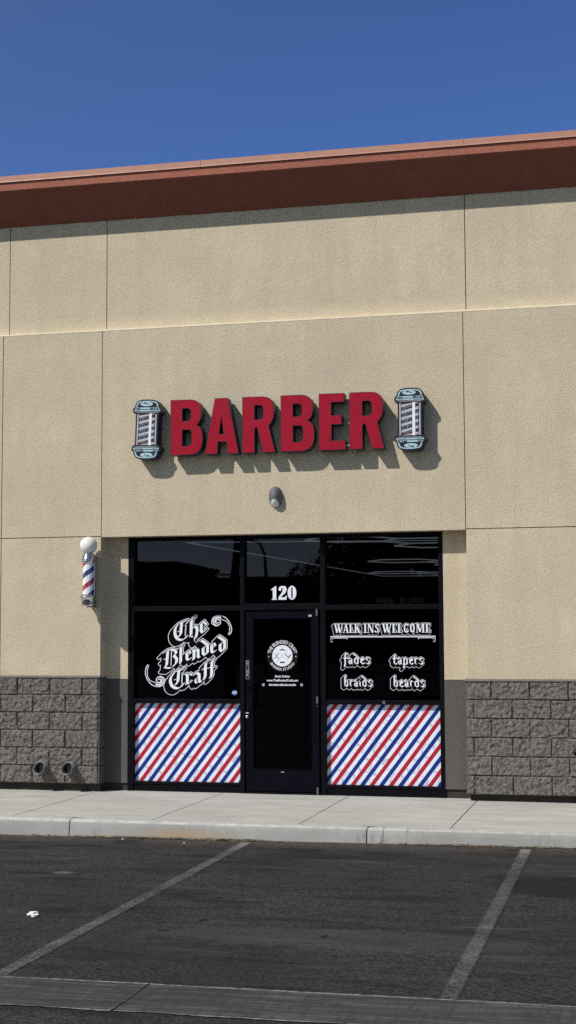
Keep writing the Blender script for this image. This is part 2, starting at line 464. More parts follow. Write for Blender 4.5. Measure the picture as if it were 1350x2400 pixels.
def spline(p, n=5):
    out = []
    for i in range(len(p) - 1):
        a = p[max(i - 1, 0)]; b = p[i]; c = p[i + 1]; d = p[min(i + 2, len(p) - 1)]
        for k in range(n):
            t = k / n
            out.append(tuple(.5 * (2 * b[j] + (c[j] - a[j]) * t + (2 * a[j] - 5 * b[j] + 4 * c[j] - d[j]) * t * t + (3 * b[j] - a[j] - 3 * c[j] + d[j]) * t ** 3) for j in (0, 1)))
    return out + [p[-1]]
def disc(r, n=8): return [(r * math.cos(2 * PI * k / n + .3), r * math.sin(2 * PI * k / n + .3)) for k in range(n)]
def grow(polys, r, n=8, shift=None):
    d = disc(r, n); out = []
    for p in polys:
        q = p + ([(x + shift[0], y + shift[1]) for x, y in p] if shift else [])
        out.append(hull([(x + a, y + b) for x, y in q for a, b in d]))
    return out

def union(polys):
    """union of overlapping convex polygons as non-overlapping CCW triangles"""
    polys = [p for p in polys if len(p) >= 3]
    vs = []; fs = []
    S = 100.0
    for p in polys:
        n = len(vs)
        vs += [Vector((x * S, y * S)) for x, y in p]
        fs.append(list(range(n, n + len(p))))
    v, e, f, ov, oe, of = delaunay_2d_cdt(vs, [], fs, 1, 1e-4)
    out = []
    for tri, src in zip(f, of):
        if not src: continue
        t = [(v[i].x / S, v[i].y / S) for i in tri]
        ar = sum(t[i][0] * t[(i + 1) % len(t)][1] - t[(i + 1) % len(t)][0] * t[i][1] for i in range(len(t)))
        if abs(ar) < 1e-9: continue
        out.append(t if ar > 0 else t[::-1])
    return out

def qpath(start, cmds, n=7):
    pts = [start]
    for c in cmds:
        p0 = pts[-1]
        if c[0] == 'L': pts.append(c[1])
        else:
            _, q, p1 = c
            for k in range(1, n + 1):
                t = k / n
                pts.append(((1 - t) ** 2 * p0[0] + 2 * t * (1 - t) * q[0] + t * t * p1[0], (1 - t) ** 2 * p0[1] + 2 * t * (1 - t) * q[1] + t * t * p1[1]))
    return pts

def area(l): return sum(l[i][0] * l[(i + 1) % len(l)][1] - l[(i + 1) % len(l)][0] * l[i][1] for i in range(len(l))) / 2
def clean(l):
    o = []
    for p in l:
        if not o or math.hypot(p[0] - o[-1][0], p[1] - o[-1][1]) > 1e-5: o.append(p)
    if math.hypot(o[0][0] - o[-1][0], o[0][1] - o[-1][1]) < 1e-5: o.pop()
    return o
def offset(l, d):
    n = len(l); o = []
    for i in range(n):
        a, b, c = l[i - 1], l[i], l[(i + 1) % n]
        e1 = Vector((b[0] - a[0], b[1] - a[1])).normalized(); e2 = Vector((c[0] - b[0], c[1] - b[1])).normalized()
        n1 = Vector((e1.y, -e1.x)); n2 = Vector((e2.y, -e2.x))
        m = n1 + n2
        k = d / max(.35, (1 + n1.dot(n2)) / 2) / 2
        o.append((b[0] + m.x * k, b[1] + m.y * k))
    return o
def fill(loops):
    fl = [p for l in loops for p in l]
    tris = tessellate_polygon([[Vector((x, y, 0)) for x, y in l] for l in loops])
    out = []
    for t in tris:
        q = [fl[i] for i in t]
        if abs(area(q)) < 1e-10: continue
        out.append(q if area(q) > 0 else q[::-1])
    return out
def side_walls(mb, loops, y0, y1):
    for l in loops:
        n = len(l)
        vs = [(x, y0, z) for x, z in l] + [(x, y1, z) for x, z in l]
        mb.add(vs, [(i, n + i, n + (i + 1) % n, (i + 1) % n) for i in range(n)])

def font_polys(text, size, cx=0, cz=0, bold=0.0, xs=1.0, align='CENTER', spacing=1.0):
    cu = bpy.data.curves.new('t', 'FONT'); cu.body = text; cu.size = size; cu.align_x = align; cu.align_y = 'CENTER'
    cu.offset = bold; cu.space_character = spacing; cu.resolution_u = 3
    o = bpy.data.objects.new('t', cu); COL.objects.link(o)
    dg = bpy.context.evaluated_depsgraph_get(); dg.update()
    me = o.evaluated_get(dg).to_mesh()
    out = []
    for p in me.polygons:
        q = [(me.vertices[i].co.x * xs + cx, me.vertices[i].co.y + cz) for i in p.vertices]
        if len(q) >= 3 and abs(area(q)) > 1e-10: out.append(q if area(q) > 0 else q[::-1])
    o.evaluated_get(dg).to_mesh_clear()
    bpy.data.objects.remove(o); bpy.data.curves.remove(cu)
    return out
def mapp(polys, fn):
    out = []
    for p in polys:
        q = [fn(*a) for a in p]
        out.append(q if area(q) > 0 else q[::-1])
    return out
def rect(x0, x1, z0, z1): return [(x0, z0), (x1, z0), (x1, z1), (x0, z1)]
def ell(cx, cz, rx, rz, n=24): return [(cx + rx * math.cos(2 * PI * k / n), cz + rz * math.sin(2 * PI * k / n)) for k in range(n)]

# ------------------------------------------------------------------ GROUND
def zwalk(x, y):                       # the pavement falls gently away and to the right
    return -.0025 * x + (-.0021 * x) * min(1, max(0, -y / 2.45))
def zlot(x, y):
    k = max(0.0, 1 - max(0, -y - 2.5) / 3.0)
    return -.150 + .0045 * max(-8, min(8, x)) * k

mb = MB()
xs = [-400, -150, -60, -30, -16] + [-9 + i * 1.0 for i in range(19)] + [16, 30, 60, 150, 400]
ys = [-500, -200, -90, -50, -30, -20, -14, -10, -8.85, -8.24, -7, -5.5, -4.5, -3.5, -2.9, -2.40, 0.5, 40, 300]
vs = [(x, y, zlot(x, y) - (.10 if y >= .4 else 0)) for y in ys for x in xs]
nx = len(xs)
fs = [(j * nx + i, j * nx + i + 1, (j + 1) * nx + i + 1, (j + 1) * nx + i) for j in range(len(ys) - 1) for i in range(nx - 1)]
mb.add(vs, fs)
mb.build('asphalt_lot', M['asphalt'], kind='structure')

# bay lines, 2.63 m apart
mb = MB()
for x0 in (.325 - 2.63 * 2, .325 - 2.63, .325, 2.955, 2.955 + 2.63):
    n = 14
    vs = []
    for i in range(n + 1):
        y = -2.62 - (8.20 - 2.62) * i / n
        for dx in (-.062, .062): vs.append((x0 + dx + .004 * math.sin(i * 1.7), y, zlot(x0, y) + .0018))
    mb.add(vs, [(2 * i, 2 * i + 2, 2 * i + 3, 2 * i + 1) for i in range(n)])
mb.build('bay_lines', M['line'], kind='structure')

# concrete drainage strip
mb = MB()
for a, b in ((-9.0, -4.81), (-4.80, -1.77), (-1.76, 1.26), (1.272, 4.30), (4.31, 9)):
    vs = []
    ny = 8; nxx = 90
    for j in range(ny + 1):
        for i in range(nxx + 1):
            x = a + (b - a) * i / nxx; t = j / ny
            y = -8.235 - .62 * t
            if j in (0, ny): y += .016 * noise.noise(Vector((x * 3, j * 9.0, 0))) + .010 * noise.noise(Vector((x * 17, j * 5.0, 0)))
            if i in (0, nxx): x += .007 * noise.noise(Vector((j * 1.3, a * 5, 0)))
            vs.append((x, y, zlot(x, y) + .006 - .012 * (1 - (2 * t - 1) ** 2) * 0.35))
    mb.add(vs, [(j * (nxx + 1) + i, (j + 1) * (nxx + 1) + i, (j + 1) * (nxx + 1) + i + 1, j * (nxx + 1) + i + 1) for j in range(ny) for i in range(nxx)])
mb.build('drainage_gutter', M['gutter'], kind='structure')

# pavement slabs + kerb
JX = [-9.5, -8.06, -6.6, -5.13, -3.66, -2.19, -.715, .765, 2.225, 3.69, 5.16, 6.6, 8.06, 9.5]
mb = MB()
for a, b in zip(JX[:-1], JX[1:]):
    a += .0065; b -= .0065
    n = 6
    vs = []
    for j, y in enumerate((.30, -.6, -1.5, -2.30)):
        for i in range(n + 1):
            x = a + (b - a) * i / n
            vs.append((x, y, zwalk(x, y)))
    mb.add(vs, [(j * (n + 1) + i, (j + 1) * (n + 1) + i, (j + 1) * (n + 1) + i + 1, j * (n + 1) + i + 1) for j in range(3) for i in range(n)])
    for x in (a, b):
        mb.add([(x, .3, zwalk(x, 0)), (x, -2.3, zwalk(x, -2.3)), (x, -2.3, -.05), (x, .3, -.05)], [(0, 1, 2, 3)])
mb.build('sidewalk', M['walk'], kind='structure')
MB().box(-9.5, 9.5, -2.31, .30, -.14, -.035).build('joint_bed', M['mortar'], kind='structure')
mb = MB()
KJ = [-9.5, -7.5, -4.52, -1.53, 1.455, 4.44, 7.4, 9.5]
for a, b in zip(KJ[:-1], KJ[1:]):
    a += .006; b -= .006
    n = 30; prof = [(-2.302, .0005), (-2.36, .0005), (-2.425, -.0005), (-2.440, -.004), (-2.450, -.016), (-2.456, -.06), (-2.464, -.11), (-2.470, -.19)]
    vs = []
    for i in range(n + 1):
        x = a + (b - a) * i / n
        ed = .006 if i in (0, n) else 0
        for k, (y, z) in enumerate(prof):
            w = .004 * noise.noise(Vector((x * 4, k * .7, 3))) if k > 2 else 0
            zz = zwalk(x, y) + z - (ed if k < 5 else 0)
            if k == len(prof) - 1: zz = -.22
            vs.append((x, y + w + ed, zz))
    m_ = len(prof)
    mb.add(vs, [(i * m_ + k, i * m_ + k + 1, (i + 1) * m_ + k + 1, (i + 1) * m_ + k) for i in range(n) for k in range(m_ - 1)], True)
    for i in (0, n):
        mb.add(vs[i * m_:(i + 1) * m_] + [(vs[i * m_][0], -2.302, -.22)], [tuple(range(m_ + 1))])
mb.build('kerb', M['curb'], kind='structure')
MB().box(-9.5, 9.5, -2.43, -2.303, -.2, -.03).build('kerb_joint_bed', M['mortar'], kind='structure')

# wind-blown debris in the kerb channel (nobody could count it)
mb = MB()
rnd = random.Random(3)
for k in range(1000):
    c = rnd.random()
    if c < .35: x = rnd.gauss(-.95, .35)
    elif c < .55: x = rnd.gauss(.05, .25)
    elif c < .85: x = rnd.gauss(2.6, .55)
    else: x = rnd.uniform(-3.6, 3.8)
    y = -2.475 - abs(rnd.gauss(0, .035)); z = zlot(x, y) + .004
    a = rnd.uniform(-.6, .6) if rnd.random() < .7 else rnd.uniform(0, PI); L = rnd.uniform(.015, .11); w = rnd.uniform(.0018, .0045)
    if rnd.random() < .3: L = rnd.uniform(.012, .032); w = L * .35
    d = Vector((math.cos(a), math.sin(a) * .6, rnd.uniform(-.02, .12))) * L / 2; s = Vector((-math.sin(a), math.cos(a), 0)) * w
    p = Vector((x, y, z + rnd.uniform(.001, .012)))
    mb.add([p - d - s, p + d - s, p + d + s, p - d + s + Vector((0, 0, .002))], [(0, 1, 2, 3)])
o = mb.build('dry_debris', M['rust'])
tag(o, 'dry grass and leaf litter lying along the foot of the kerb', 'debris', kind='stuff')

def crumple(name, c, r, hgt, m, seed, label, cat, group=None):
    bm = bmesh.new(); bmesh.ops.create_icosphere(bm, subdivisions=3, radius=1)
    for v in bm.verts:
        n_ = noise.noise(v.co * 1.7 + Vector((seed, 0, 0))) * .45 + noise.noise(v.co * 4 + Vector((0, seed, 0))) * .22
        v.co *= 1 + n_
        v.co = Vector((v.co.x * r, v.co.y * r * .7, (v.co.z + .75) * hgt * .6))
        if v.co.z < 0: v.co.z = 0.001; v.co.x *= 1.25; v.co.y *= 1.3
    mb = MB(); mb.bm(bm, False, Matrix.Translation(c))
    o = mb.build(name, m); tag(o, label, cat, group)
    return o
crumple('crumpled_paper', Vector((-.195, -6.47, zlot(0, -6.4))), .040, .034, M['paper'], 2.3, 'crumpled white paper lying on the asphalt in the left parking bay', 'litter')
for k, (x, y, r) in enumerate(((-.92, -2.60, .011), (-.25, -2.75, .010), (3.62, -4.95, .020))):
    lab = ('tiny white paper scrap at the kerb foot left of the rust stain', 'tiny white flake on the asphalt just below the rust stained kerb', 'pale scrap lying in the dark oil patch at the right edge')[k]
    crumple('paper_scrap', Vector((x, y, zlot(x, y))), r, .006, M['paper'], 5 + k, lab, 'litter')

# ------------------------------------------------------------------ BUILDING
B = thing('shop_building', 'cream stucco strip mall shop with brown cornice, grey block base and black glass storefront', 'building', (0, .2, 0))
HEAD = 2.968; LEDGE = 5.425; Y0 = 0.0; YU = .08; YR = .21
COLS_L = [(-9, -3.408), (-3.398, -2.14), (2.153, 5.4), (5.41, 9)]
def panel(x0, x1, y0, y1, z0, z1, m, name='wall_panel'):
    return MB().box(x0, x1, y0, y1, z0, z1).build(name, m, B)
for (a, b) in COLS_L:
    panel(a, b, Y0, .26 if b < -2 and b > -3 or a > 2 and a < 3 else .2, 1.30, 2.971, M['stucco'])
    panel(a, b, Y0, .26, 2.981, LEDGE, M['stucco'])
panel(-2.131, 2.144, Y0, .26, HEAD, LEDGE, M['stucco'])
for (a, b) in ((-9, -3.368), (-3.358, -2.118), (-2.108, 2.172), (2.182, 9)):
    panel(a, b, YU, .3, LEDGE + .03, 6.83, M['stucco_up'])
# sloped ledge where the thicker lower wall stops
mb = MB()
mb.add([(-9, -.002, LEDGE), (9, -.002, LEDGE), (9, YU + .004, LEDGE + .034), (-9, YU + .004, LEDGE + .034), (-9, -.002, LEDGE - .004), (9, -.002, LEDGE - .004)], [(0, 1, 2, 3), (4, 5, 1, 0)])
mb.build('ledge', M['ledge'], B)
# dark backing seen down the control joints
mb = MB()
mb.box(-9, -2.2, .012, .25, 1.2, LEDGE - .01); mb.box(2.2, 9, .012, .25, 1.2, LEDGE - .01); mb.box(-2.25, 2.25, .012, .25, HEAD + .03, LEDGE - .01)
mb.box(-9, 9, YU + .012, .29, LEDGE + .02, 6.8)
mb.build('joint_backing', M['joint'], B)
# recess beside the storefront
for x0, x1 in ((-2.2, -1.873), (1.862, 2.2)):
    MB().box(x0, x1, YR, .32, 1.305, HEAD + .05).build('recess_wall', M['stucco'], B)
    MB().box(x0, x1, YR - .004, .32, .095, 1.302).build('recess_wall', M['grey_stucco'], B)
    MB().box(x0, x1, YR + .02, .32, -.05, .093).build('foundation', M['base'], B)
# cornice
def extrude_x(prof, x0, x1, name, m):
    n = len(prof); vs = [(x0, y, z) for y, z in prof] + [(x1, y, z) for y, z in prof]
    mb = MB().add(vs, [(i, n + i, n + (i + 1) % n, (i + 1) % n) for i in range(n)] + [tuple(range(n))[::-1], tuple(range(n, 2 * n))])
    return mb.build(name, m, B)
extrude_x([(YU - .02, 6.783), (-.33, 7.103), (-.333, 7.110), (-.333, 7.235), (.3, 7.235), (.3, 6.783)], -9, 9, 'cornice', M['brown'])
extrude_x([(-.333, 7.108), (-.337, 7.112), (-.337, 7.230), (-.333, 7.232)], -9, 9, 'fascia', M['fascia'])
co = extrude_x([(-.341, 7.213), (-.358, 7.208), (-.355, 7.217), (-.347, 7.222), (-.347, 7.286), (.35, 7.303), (.35, 7.24), (-.341, 7.24)], -9, 9, 'coping', M['coping'])
# seams of the metal coping
for x in (-6.9, -3.87, -.82, 2.22, 5.25): MB().box(x - .004, x + .004, -.351, .3, 7.224, 7.2895).build('coping_seam', M['coping'], B)
# body of the building behind the facade
mb = MB(); mb.box(-9, 9, .42, 18.2, 3.5, 7.1); mb.box(-9, -5.2, .33, 18.2, -.1, 3.5); mb.box(5.2, 9, .33, 18.2, -.1, 3.5); mb.box(-9, 9, .26, .43, 3.0, 7.1)
mb.build('wall_mass', M['stucco'], B)
mb = MB()
mb.box(-5.2, 5.2, .34, 18, -.1, -.006); mb.box(-5.2, 5.2, .34, 18, 3.12, 3.45); mb.box(-5.2, 5.2, 18, 18.1, -.1, 3.45)
mb.box(-5.2, -5.1, .34, 18, 0, 3.3); mb.box(5.1, 5.2, .34, 18, 0, 3.3); mb.box(-5.1, -1.85, .335, .36, 0, 3.3); mb.box(1.85, 5.1, .335, .36, 0, 3.3); mb.box(-1.86, 1.86, .335, .36, 2.96, 3.3)
mb.build('interior_room', M['interior'], B)

# split-face block base
def rock_patch(mb, x0, x1, z0, z1, seed, yf=-.030):
    w = x1 - x0; h = z1 - z0
    nx_ = max(3, int(w / .0125)); nz_ = max(3, int(h / .0125))
    vs = []
    tilt = (noise.noise(Vector((seed * 3.1, 0, 0))) * .010, noise.noise(Vector((0, seed * 2.7, 0))) * .008)
    for j in range(nz_ + 1):
        for i in range(nx_ + 1):
            u = i / nx_; v = j / nz_
            x = x0 + w * u; z = z0 + h * v
            e = min(u * w, (1 - u) * w, v * h, (1 - v) * h)
            k = min(1, e / .007)
            P = Vector((x * 9 + seed * 7, z * 9, seed))
            d = noise.noise(P) * .012 + noise.noise(P * 2.6) * .013 + noise.noise(P * 5.5) * .009
            d += tilt[0] * (u - .5) * 2 + tilt[1] * (v - .5) * 2
            y = yf + .010 - k * (.016 + d)
            if i in (0, nx_): x += .0025 * noise.noise(Vector((z * 22, seed, x)))
            if j in (0, nz_): z += .0025 * noise.noise(Vector((x * 22, seed, z)))
            vs.append((x, y, z))
    mb.add(vs, [(j * (nx_ + 1) + i, j * (nx_ + 1) + i + 1, (j + 1) * (nx_ + 1) + i + 1, (j + 1) * (nx_ + 1) + i) for j in range(nz_) for i in range(nx_)])
    # returns to the joint
    nn = nx_ + 1
    loop = list(range(nn)) + [j * nn + nx_ for j in range(1, nz_ + 1)] + [nz_ * nn + i for i in range(nx_ - 1, -1, -1)] + [j * nn for j in range(nz_ - 1, 0, -1)]
    lv = [vs[i] for i in loop]; m_ = len(lv)
    mb.add(lv + [(x, .0, z) for x, y, z in lv], [(i, m_ + i, m_ + (i + 1) % m_, (i + 1) % m_) for i in range(m_)])

def block_wall(x0, x1, first, step, zb, zt, name_seed):
    mb = MB(); n = 6; ch = (zt - zb) / n
    for r in range(n):                      # r = 0 top course
        z1 = zt - r * ch; z0 = z1 - ch
        st = first[r % 2]
        js = [x0] + sorted(j for j in [st + step * k for k in range(-30, 30)] if x0 + .03 < j < x1 - .03) + [x1]
        for a, b in zip(js[:-1], js[1:]):
            rock_patch(mb, a + (.0018 if a > x0 else 0), b - (.0018 if b < x1 else 0), z0 + .002, z1 - .002, name_seed + r * 3.7 + a * 1.3)
    mb.build('block_facing', M['block'], B)
    MB().box(x0 + .004, x1 - .004, -.012, .02, zb + .002, zt).build('block_joints', M['mortar'], B)
block_wall(-9, -2.150, (-3.159, -2.962), .4065, .098, 1.328, 3)
block_wall(2.135, 9, (2.406, 2.217), .4160, .068, 1.300, 41)
# smooth block ends at the recess, sloping cap course, set-back foundation
for s, xe, zt, zb in ((-1, -2.150, 1.328, .098), (1, 2.135, 1.300, .068)):
    mb = MB(); ch = (zt - zb) / 6
    for r in range(6):
        z1 = zt - r * ch - .003; z0 = zt - (r + 1) * ch + .003
        a, b = (xe - .06, xe + .013) if s < 0 else (xe - .013, xe + .06)
        mb.box(a, b, -.022, .25, z0, z1, .003)
    mb.build('block_end', M['grey_stucco'], B)
    mb = MB(); a, b = (-9, xe + .016) if s < 0 else (xe - .016, 9)
    mb.add([(a, -.045, zt), (b, -.045, zt), (b, .01, zt + .024), (a, .01, zt + .024), (a, -.045, zt - .004), (b, -.045, zt - .004), (b, .01, zt - .004)],
           [(0, 1, 2, 3), (4, 5, 1, 0), (5, 6, 2, 1)])
    e = b if s < 0 else a
    mb.add([(e, -.045, zt - .004), (e, .25, zt - .004), (e, .25, zt + .001), (e, -.045, zt + .001)], [(0, 1, 2, 3)])
    mb.build('cap_course', M['cap'], B)
    a, b = (-9, xe) if s < 0 else (xe + .02, 9)
    MB().box(a, b, .045, .24, -.08, zb + .004).build('foundation', M['base'], B)

# ------------------------------------------------------------------ STOREFRONT
def frame_bar(w, *a, m='frame'): return MB().box(*a, bev=.003).build('frame', M[m], w)
YG = .272
def window(x0, x1, z0, z1, name='window'):
    w = bpy.data.objects.new(name, None); w.location = (0, 0, 0); link(w, B); w.empty_display_size = .1
    MB().add([(x0, YG, z0), (x1, YG, z0), (x1, YG, z1), (x0, YG, z1)], [(0, 1, 2, 3)]).build('pane', M['glass'], w)
    return w
# mullions and rails of the whole storefront
SF = bpy.data.objects.new('storefront_frame', None); link(SF, B); SF.empty_display_size = .1
F = lambda *a, n='mullion': MB().box(*a, bev=.003).build(n, M['frame'], SF)
F(-1.873, -1.799, YR - .003, .33, 0, 2.99); F(1.810, 1.862, YR - .003, .33, 0, 2.99)
F(-.505, -.452, YR - .003, .33, 0, 2.985); F(.447, .506, YR - .003, .33, 0, 2.985)
for x0, x1, nm in ((-1.801, -.503, 0), (.504, 1.812, 1)):
    F(x0, x1, YR, .33, 2.928, 2.985, n='rail')
    F(x0, x1, YR, .33, 2.095, 2.152, n='rail')
    F(x0, x1, YR, .33, 1.022, 1.072, n='rail')
    F(x0, x1, YR, .33, .086, .118, n='rail')
    F(x0, x1, YR + .012, .33, -.02, .088, n='rail')
F(-.454, .449, YR, .33, 2.928, 2.985, n='rail')
F(-.454, .449, YR - .004, .33, 2.098, 2.172, n='rail')
F(-.454, .449, .20, .36, -.03, .018, n='threshold')
MB().box(1.16, 1.19, YR - .006, YR - .001, 1.03, 1.066).build('clip', M['hinge'], SF)

def gp(polys, y, name, m, w, label=None): return MB().flat(polys, y).build(name, m, w, label=label)

# --- left window with the gothic lettering
wl = window(-1.80, -.504, 1.07, 2.10)
wl['label'] = 'left window with white gothic lettering'
def LZ(X, Y):                            # layout sheet -> metres on the glass
    px = 300 + X / 5.19; py = 1430 + Y / 5.19
    return (-1.799 + (px - 314) * .00523, 2.045 - (py - 1442) * .00497)
def nibv(ax, ay, t=5):                   # slanted broad pen
    return [(-ax - t * .3, ay - t * .3), (-ax + t * .3, ay + t * .3), (ax + t * .3, -ay + t * .3), (ax - t * .3, -ay - t * .3)]
BIG = nibv(15, 10, 5.5); MED = nibv(10, 7.5, 4.5); FINE = disc(3.8, 6); HAIR = disc(3, 6)
S_ = []                                   # (path, nib)
# T
S_ += [([(572, 196), (600, 165), (640, 148), (700, 124)], BIG), ([(640, 150), (632, 200), (628, 285), (606, 318), (585, 322)], BIG),
       ([(690, 185), (682, 305)], disc(7)), (spline([(570, 205), (556, 245), (560, 300), (585, 345), (630, 362), (670, 350), (704, 312)]), BIG),
       ([(590, 262), (612, 252)], FINE)]
# h
S_ += [([(802, 78), (772, 104), (758, 125), (754, 230), (750, 300), (738, 322)], MED), ([(756, 130), (752, 300)], BIG),
       ([(770, 222), (800, 196), (822, 212), (826, 250), (818, 310), (800, 345)], BIG), ([(800, 345), (792, 372), (812, 390), (834, 376), (828, 352)], HAIR), ([(758, 318), (770, 325)], MED)]
# e
S_ += [([(905, 140), (876, 168), (874, 250), (892, 274), (938, 236)], BIG), ([(905, 140), (936, 176), (912, 200), (884, 222)], MED)]
# B
S_ += [([(418, 520), (450, 495), (510, 474), (560, 492), (572, 520), (548, 552)], BIG), ([(468, 505), (462, 600), (456, 668), (434, 694)], BIG),
       ([(515, 500), (508, 672)], disc(5)), ([(545, 556), (578, 590), (574, 640), (545, 672)], BIG), ([(438, 700), (500, 705), (552, 672)], MED), ([(420, 600), (455, 590)], FINE)]
# l
S_ += [([(652, 432), (630, 458)], MED), ([(630, 458), (626, 630)], BIG), ([(626, 630), (618, 652)], MED)]
# e n d e d
def pe(x, y): return [([(x + 34, y - 52), (x + 4, y - 30), (x + 4, y + 40), (x + 22, y + 60), (x + 50, y + 34)], BIG), ([(x + 30, y - 52), (x + 50, y - 26), (x + 10, y + 8)], MED)]
def pd(x, y): return [([(x - 15, y - 130), (x + 30, y - 98), (x + 56, y - 78), (x + 58, y - 20), (x + 54, y + 20), (x + 24, y + 48), (x + 2, y + 22), (x + 4, y - 40), (x + 38, y - 66)], BIG)]
S_ += pe(698, 548) + pd(895, 500) + pe(998, 458) + pd(1100, 454)
S_ += [([(776, 482), (788, 498), (788, 580), (780, 602)], BIG), ([(792, 510), (824, 476), (838, 490), (838, 562), (852, 576)], BIG)]
# C
S_ += [([(548, 756), (580, 740), (630, 728), (668, 712)], BIG), ([(605, 740), (598, 800), (594, 866), (566, 908)], BIG), ([(645, 765), (641, 888)], disc(6)),
       (spline([(540, 770), (508, 820), (502, 870), (525, 925), (575, 950), (620, 940), (662, 892)]), BIG), ([(545, 850), (575, 840)], FINE)]
# r a f t
S_ += [([(695, 778), (708, 795), (708, 878), (698, 900)], BIG), ([(714, 800), (744, 772), (764, 790)], MED), ([(708, 880), (722, 896)], MED),
       ([(788, 790), (818, 760), (850, 782), (852, 856), (868, 874)], BIG), ([(848, 812), (806, 838), (804, 868), (822, 886), (850, 862)], MED),
       ([(962, 622), (934, 640), (926, 680), (924, 800), (908, 842)], BIG), ([(890, 716), (1050, 690)], FINE), ([(886, 722), (905, 712)], MED),
       ([(1032, 596), (1010, 625), (1003, 660), (1000, 790), (985, 822)], BIG), ([(990, 640), (1030, 606)], MED)]
letters = []
for path, nib in S_: letters += stroke(path, nib)
SH = (-52, 56)
Lw = lambda polys: mapp(polys, LZ)
gp(union(Lw(grow(letters, 17, 8, SH))), YG - .003, 'lettering_outline', M['white_vinyl'], wl)
gp(union(Lw(grow(letters, 9.5, 8, SH))), YG - .0045, 'lettering_shadow', M['black_vinyl'], wl)
gp(union(Lw(letters)), YG - .006, 'lettering', M['white_vinyl'], wl, 'white gothic letters reading The Blended Craft')
# inner shine cut on the T and C stems
gp(union(Lw(stroke([(690, 192), (683, 298)], disc(3.2, 6)))), YG - .0075, 'lettering_cut', M['silver_vinyl'], wl)
fl = [([(1004, 166), (1006, 122), (1030, 84), (1075, 68), (1130, 74), (1180, 104), (1220, 160), (1240, 220), (1236, 270), (1214, 300)], disc(5, 6)),
      ([(1214, 300), (1203, 290), (1218, 262), (1214, 230), (1222, 222), (1204, 170), (1172, 134), (1128, 118), (1098, 100)], disc(4, 6)),
      ([(1112, 88), (1066, 84), (1034, 102), (1020, 136), (1034, 172), (1070, 186), (1100, 170), (1106, 140), (1088, 116), (1060, 122), (1050, 146), (1068, 160), (1084, 150)], disc(6, 6)),
      ([(1110, 92), (1062, 100), (1040, 130), (1048, 158)], disc(6, 6)), ([(1004, 166), (1022, 176), (1040, 190), (1066, 194)], disc(4, 6))]
P1 = []
for p, n_ in fl: P1 += stroke(spline(p), n_)
P2 = []
for p, n_ in fl: P2 += stroke(spline([(1437 - x, 998 - y if y < 240 else 998 - y - (y - 240) * .55) for x, y in p]), n_)
gp(union(Lw(P1)), YG - .006, 'flourish', M['white_vinyl'], wl, 'scroll flourish right of the word The')
gp(union(Lw(P2)), YG - .006, 'flourish', M['white_vinyl'], wl, 'scroll flourish left of the word Craft')
oc = [(-.587 + .031 * math.cos(PI / 8 + k * PI / 4), 1.146 + .031 * math.sin(PI / 8 + k * PI / 4)) for k in range(8)]
gp([oc], YG - .003, 'sticker', M['adt'], wl, 'small blue octagonal alarm sticker')
gp(font_polys('ADT', .030, -.587, 1.146, .0012), YG - .0045, 'sticker_print', M['white_vinyl'], wl)

# --- right window
wr = window(.505, 1.811, 1.07, 2.10)
wr['label'] = 'right window with white WALK INS WELCOME lettering'
w_ = .092
NB = [(-w_ * .92, w_ * .70 - .02), (-w_ * .92 + .03, w_ * .70 + .01), (w_ * .92, -w_ * .70 + .02), (w_ * .92 - .03, -w_ * .70 - .01)]
G = {
 'i': (.42, [[(.07, .86), (.2, .76), (.2, .2), (.33, .1)], [(.14, 1.2), (.24, 1.12)]]),
 'b': (.78, [[(.3, 1.55), (.2, 1.42), (.2, .2), (.38, .08), (.58, .22), (.58, .76), (.42, .9), (.22, .74)]]),
 'd': (.80, [[(.02, 1.45), (.3, 1.22), (.58, .95), (.6, .76), (.6, .22), (.40, .06), (.2, .2), (.2, .74), (.44, .9)]]),
 'e': (.66, [[(.42, .90), (.2, .74), (.2, .2), (.36, .07), (.58, .2)], [(.42, .92), (.55, .72), (.22, .5)]]),
 'a': (.74, [[(.13, .76), (.32, .92), (.54, .76), (.54, .2), (.67, .1)], [(.52, .55), (.2, .42), (.2, .18), (.34, .07), (.52, .22)]]),
 'r': (.60, [[(.07, .88), (.2, .76), (.2, .2), (.33, .1)], [(.2, .72), (.38, .9), (.54, .80)]]),
 's': (.66, [[(.58, .82), (.38, .92), (.2, .78), (.22, .62), (.56, .40), (.56, .2), (.36, .06), (.13, .2)]]),
 'f': (.52, [[(.55, 1.42), (.36, 1.5), (.24, 1.3), (.24, .1), (.16, -.3)], [(.04, .86), (.52, .88)]]),
 't': (.56, [[(.36, 1.32), (.22, 1.15), (.24, .2), (.38, .08), (.54, .18)], [(.05, .86), (.5, .88)]]),
 'p': (.78, [[(.07, .88), (.2, .76), (.2, -.28), (.1, -.42)], [(.2, .74), (.42, .92), (.6, .76), (.6, .2), (.42, .06), (.2, .18)]]),
}
def gothic(word, x0, z0, s, width):
    adv = sum(G[c][0] for c in word); k = width / (adv * s)
    out = []; x = 0
    for c in word:
        for path in G[c][1]:
            out += mapp(stroke(path, NB), lambda a, b, x=x: (x0 + (x + a) * s * k, z0 + b * s))
        x += G[c][0]
        if c == 'd': out += mapp(stroke([(.02, 1.45), (.3, 1.24), (.56, .98)], disc(.075, 8)), lambda a, b, x=x: (x0 + (x - G[c][0] + a) * s * k, z0 + b * s))
    return out
